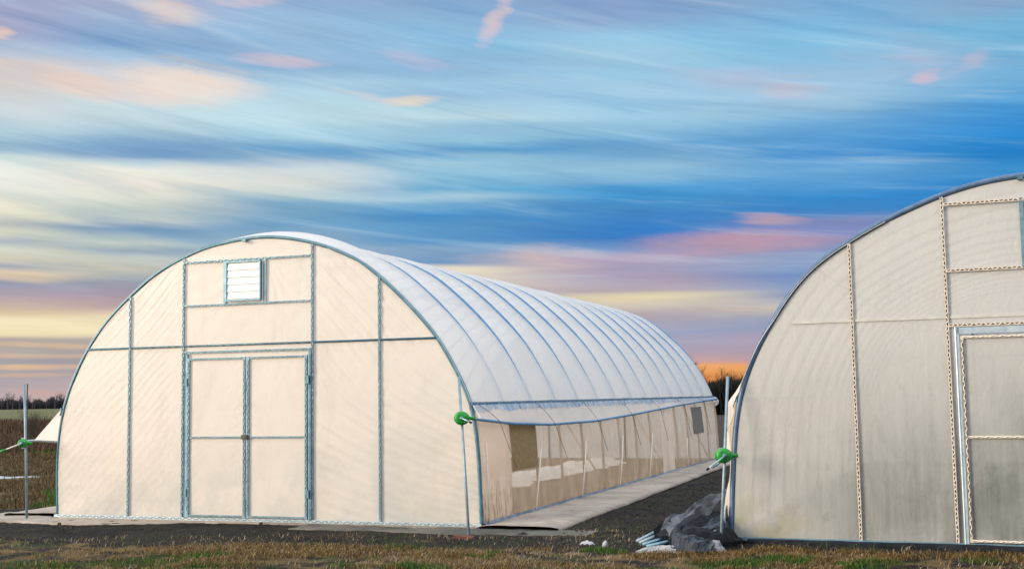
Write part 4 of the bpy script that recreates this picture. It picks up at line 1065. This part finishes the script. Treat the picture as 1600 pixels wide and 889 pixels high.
# ------------------------------------------------------------------ bare trees and scrub
def bare_tree(seed, h, mat, spread=.55, depth=5, dens=3, r0=None):
    rr = random.Random(seed); tk = MB(); tw = MB(); r0 = r0 or h*.018
    def grow(p, d, L, r, lv):
        q = p+d*L; mid = p+d*L*.5+Vector((rr.uniform(-1, 1), rr.uniform(-1, 1), 0))*L*.06
        (tk if lv < 2 else tw).tube([p, mid, q], [r, r*.82, r*.62], 5 if lv < 2 else 3, cap=False)
        if lv >= depth: return
        for _ in range(dens if lv else dens+1):
            a = Vector((rr.gauss(0, 1), rr.gauss(0, 1), rr.gauss(0, .4))).normalized()
            nd = (d*(1.0)+a*spread*rr.uniform(.6, 1.5)+Vector((0, 0, .22))).normalized()
            st_ = p+(q-p)*rr.uniform(.45, 1.0)
            grow(st_, nd, L*rr.uniform(.6, .86), r*rr.uniform(.45, .62), lv+1)
    grow(Vector((0, 0, -.1)), Vector((rr.uniform(-.06, .06), rr.uniform(-.06, .06), 1)).normalized(), h*.30, r0, 0)
    return tk, tw
def make_tree(seed, h, matname, name, label, group, **kw):
    t = thing(name, label, 'tree', group=group); tk, tw = bare_tree(seed, h, matname, **kw)
    tk.build('trunk', M[matname], t); tw.build('crown', M[matname], t); return t
def copy_tree(src, loc, rz, sc, label=None):
    c = src.copy(); COL.objects.link(c); c.location = loc; c.rotation_euler = (0, 0, rz); c.scale = sc
    if label: c['label'] = label
    for ch in src.children:
        k = ch.copy(); COL.objects.link(k); k.parent = c
    return c
LG = 'bare trees on the far horizon'
LT = 'small bare tree in the far line of trees on the left horizon'
far_protos = [make_tree(100+k, 6.0, 'bark_far', 'bare_tree', LT, LG, depth=4, dens=3, r0=.16, spread=.75) for k in range(4)]
rt_ = random.Random(3)
for k in range(46):
    a = -.475+.155*(k+rt_.uniform(-.4, .4))/46; d = rt_.uniform(380, 430); s = rt_.choice([.7, .8, .95, 1.1, 1.25])*rt_.uniform(.8, 1.15)
    loc = (d*math.sin(a), d*math.cos(a), 0); rz = rt_.uniform(0, 6.28)
    if k < 4: o = far_protos[k]; o.location = loc; o.rotation_euler = (0, 0, rz); o.scale = (s*1.1, s*1.1, s)
    else: copy_tree(far_protos[k % 4], loc, rz, (s*1.1, s*1.1, s))
scr = []
for _ in range(26000):
    a = rt_.uniform(-.60, -.20); d = rt_.uniform(405, 470)
    top = 3.6+2.0*nz(a*60, 1)+1.4*nz(a*200, 4); h = rt_.uniform(.3, 1)*max(.6, top)
    scr.append((d*math.sin(a), d*math.cos(a), 0, h, rt_.uniform(.10, .32), rt_.uniform(0, .4), rt_.uniform(0, 6.28)))
blades('distant_scrub', scr, 'scrub', 'dark line of distant scrub along the left horizon', 'scrub')
# right, between the houses: dark thicket with bare tree tops
RG = 'bare trees rising from the thicket between the greenhouses'
RT = 'bare tree rising from the dark thicket seen between the two greenhouses'
near_protos = [make_tree(200+k, 6.5, 'bark', 'bare_tree', RT, RG, depth=5, dens=3, r0=.13, spread=.6) for k in range(3)]
for k in range(22):
    a = .130+.090*(k+rt_.uniform(-.4, .4))/22; d = rt_.uniform(95, 125); s = rt_.uniform(.48, .72)
    if k in (3, 4): s = .86
    loc = (d*math.sin(a), d*math.cos(a), 0); rz = rt_.uniform(0, 6.28)
    if k < 3: o = near_protos[k]; o.location = loc; o.rotation_euler = (0, 0, rz); o.scale = (s, s, s)
    else: copy_tree(near_protos[k % 3], loc, rz, (s, s, s))
scr = []
for _ in range(42000):
    a = rt_.uniform(.105, .26); d = rt_.uniform(88, 130)
    top = 2.9+.8*nz(a*60, 1)+.5*nz(a*240, 4); h = rt_.uniform(.2, 1)*top; b0 = 0 if rt_.random() < .5 else rt_.uniform(0, top-h)
    scr.append((d*math.sin(a), d*math.cos(a), b0, h, rt_.uniform(.02, .07), rt_.uniform(0, .5), rt_.uniform(0, 6.28)))
blades('dark_thicket', scr, 'scrub_dark', 'dark dense thicket seen between the two greenhouses', 'thicket')
# shrub in the left field
t = thing('bare_shrub', 'bare brown shrub standing among the weeds, right of the leftmost guide post', 'shrub')
stems = MB(); tws = MB(); rs = random.Random(77)
for k in range(9):
    a, b = bare_tree(300+k, 1.9, 'bark', depth=4, dens=3, r0=.012, spread=.5)
    off_ = Vector((rs.uniform(-.35, .35), rs.uniform(-.3, .3), 0)); lean = Vector((rs.uniform(-.35, .35), rs.uniform(-.2, .2), 0))
    for src, dst in ((a, stems), (b, tws)):
        bs = len(dst.v); dst.v += [p+off_+lean*p.z for p in src.v]; dst.f += [tuple(i+bs for i in f) for f in src.f]
stems.build('stems', M['bark'], t); tws.build('crown', M['bark'], t); t.location = (-16.0, 41.0, 0)
bpy.context.view_layer.update()
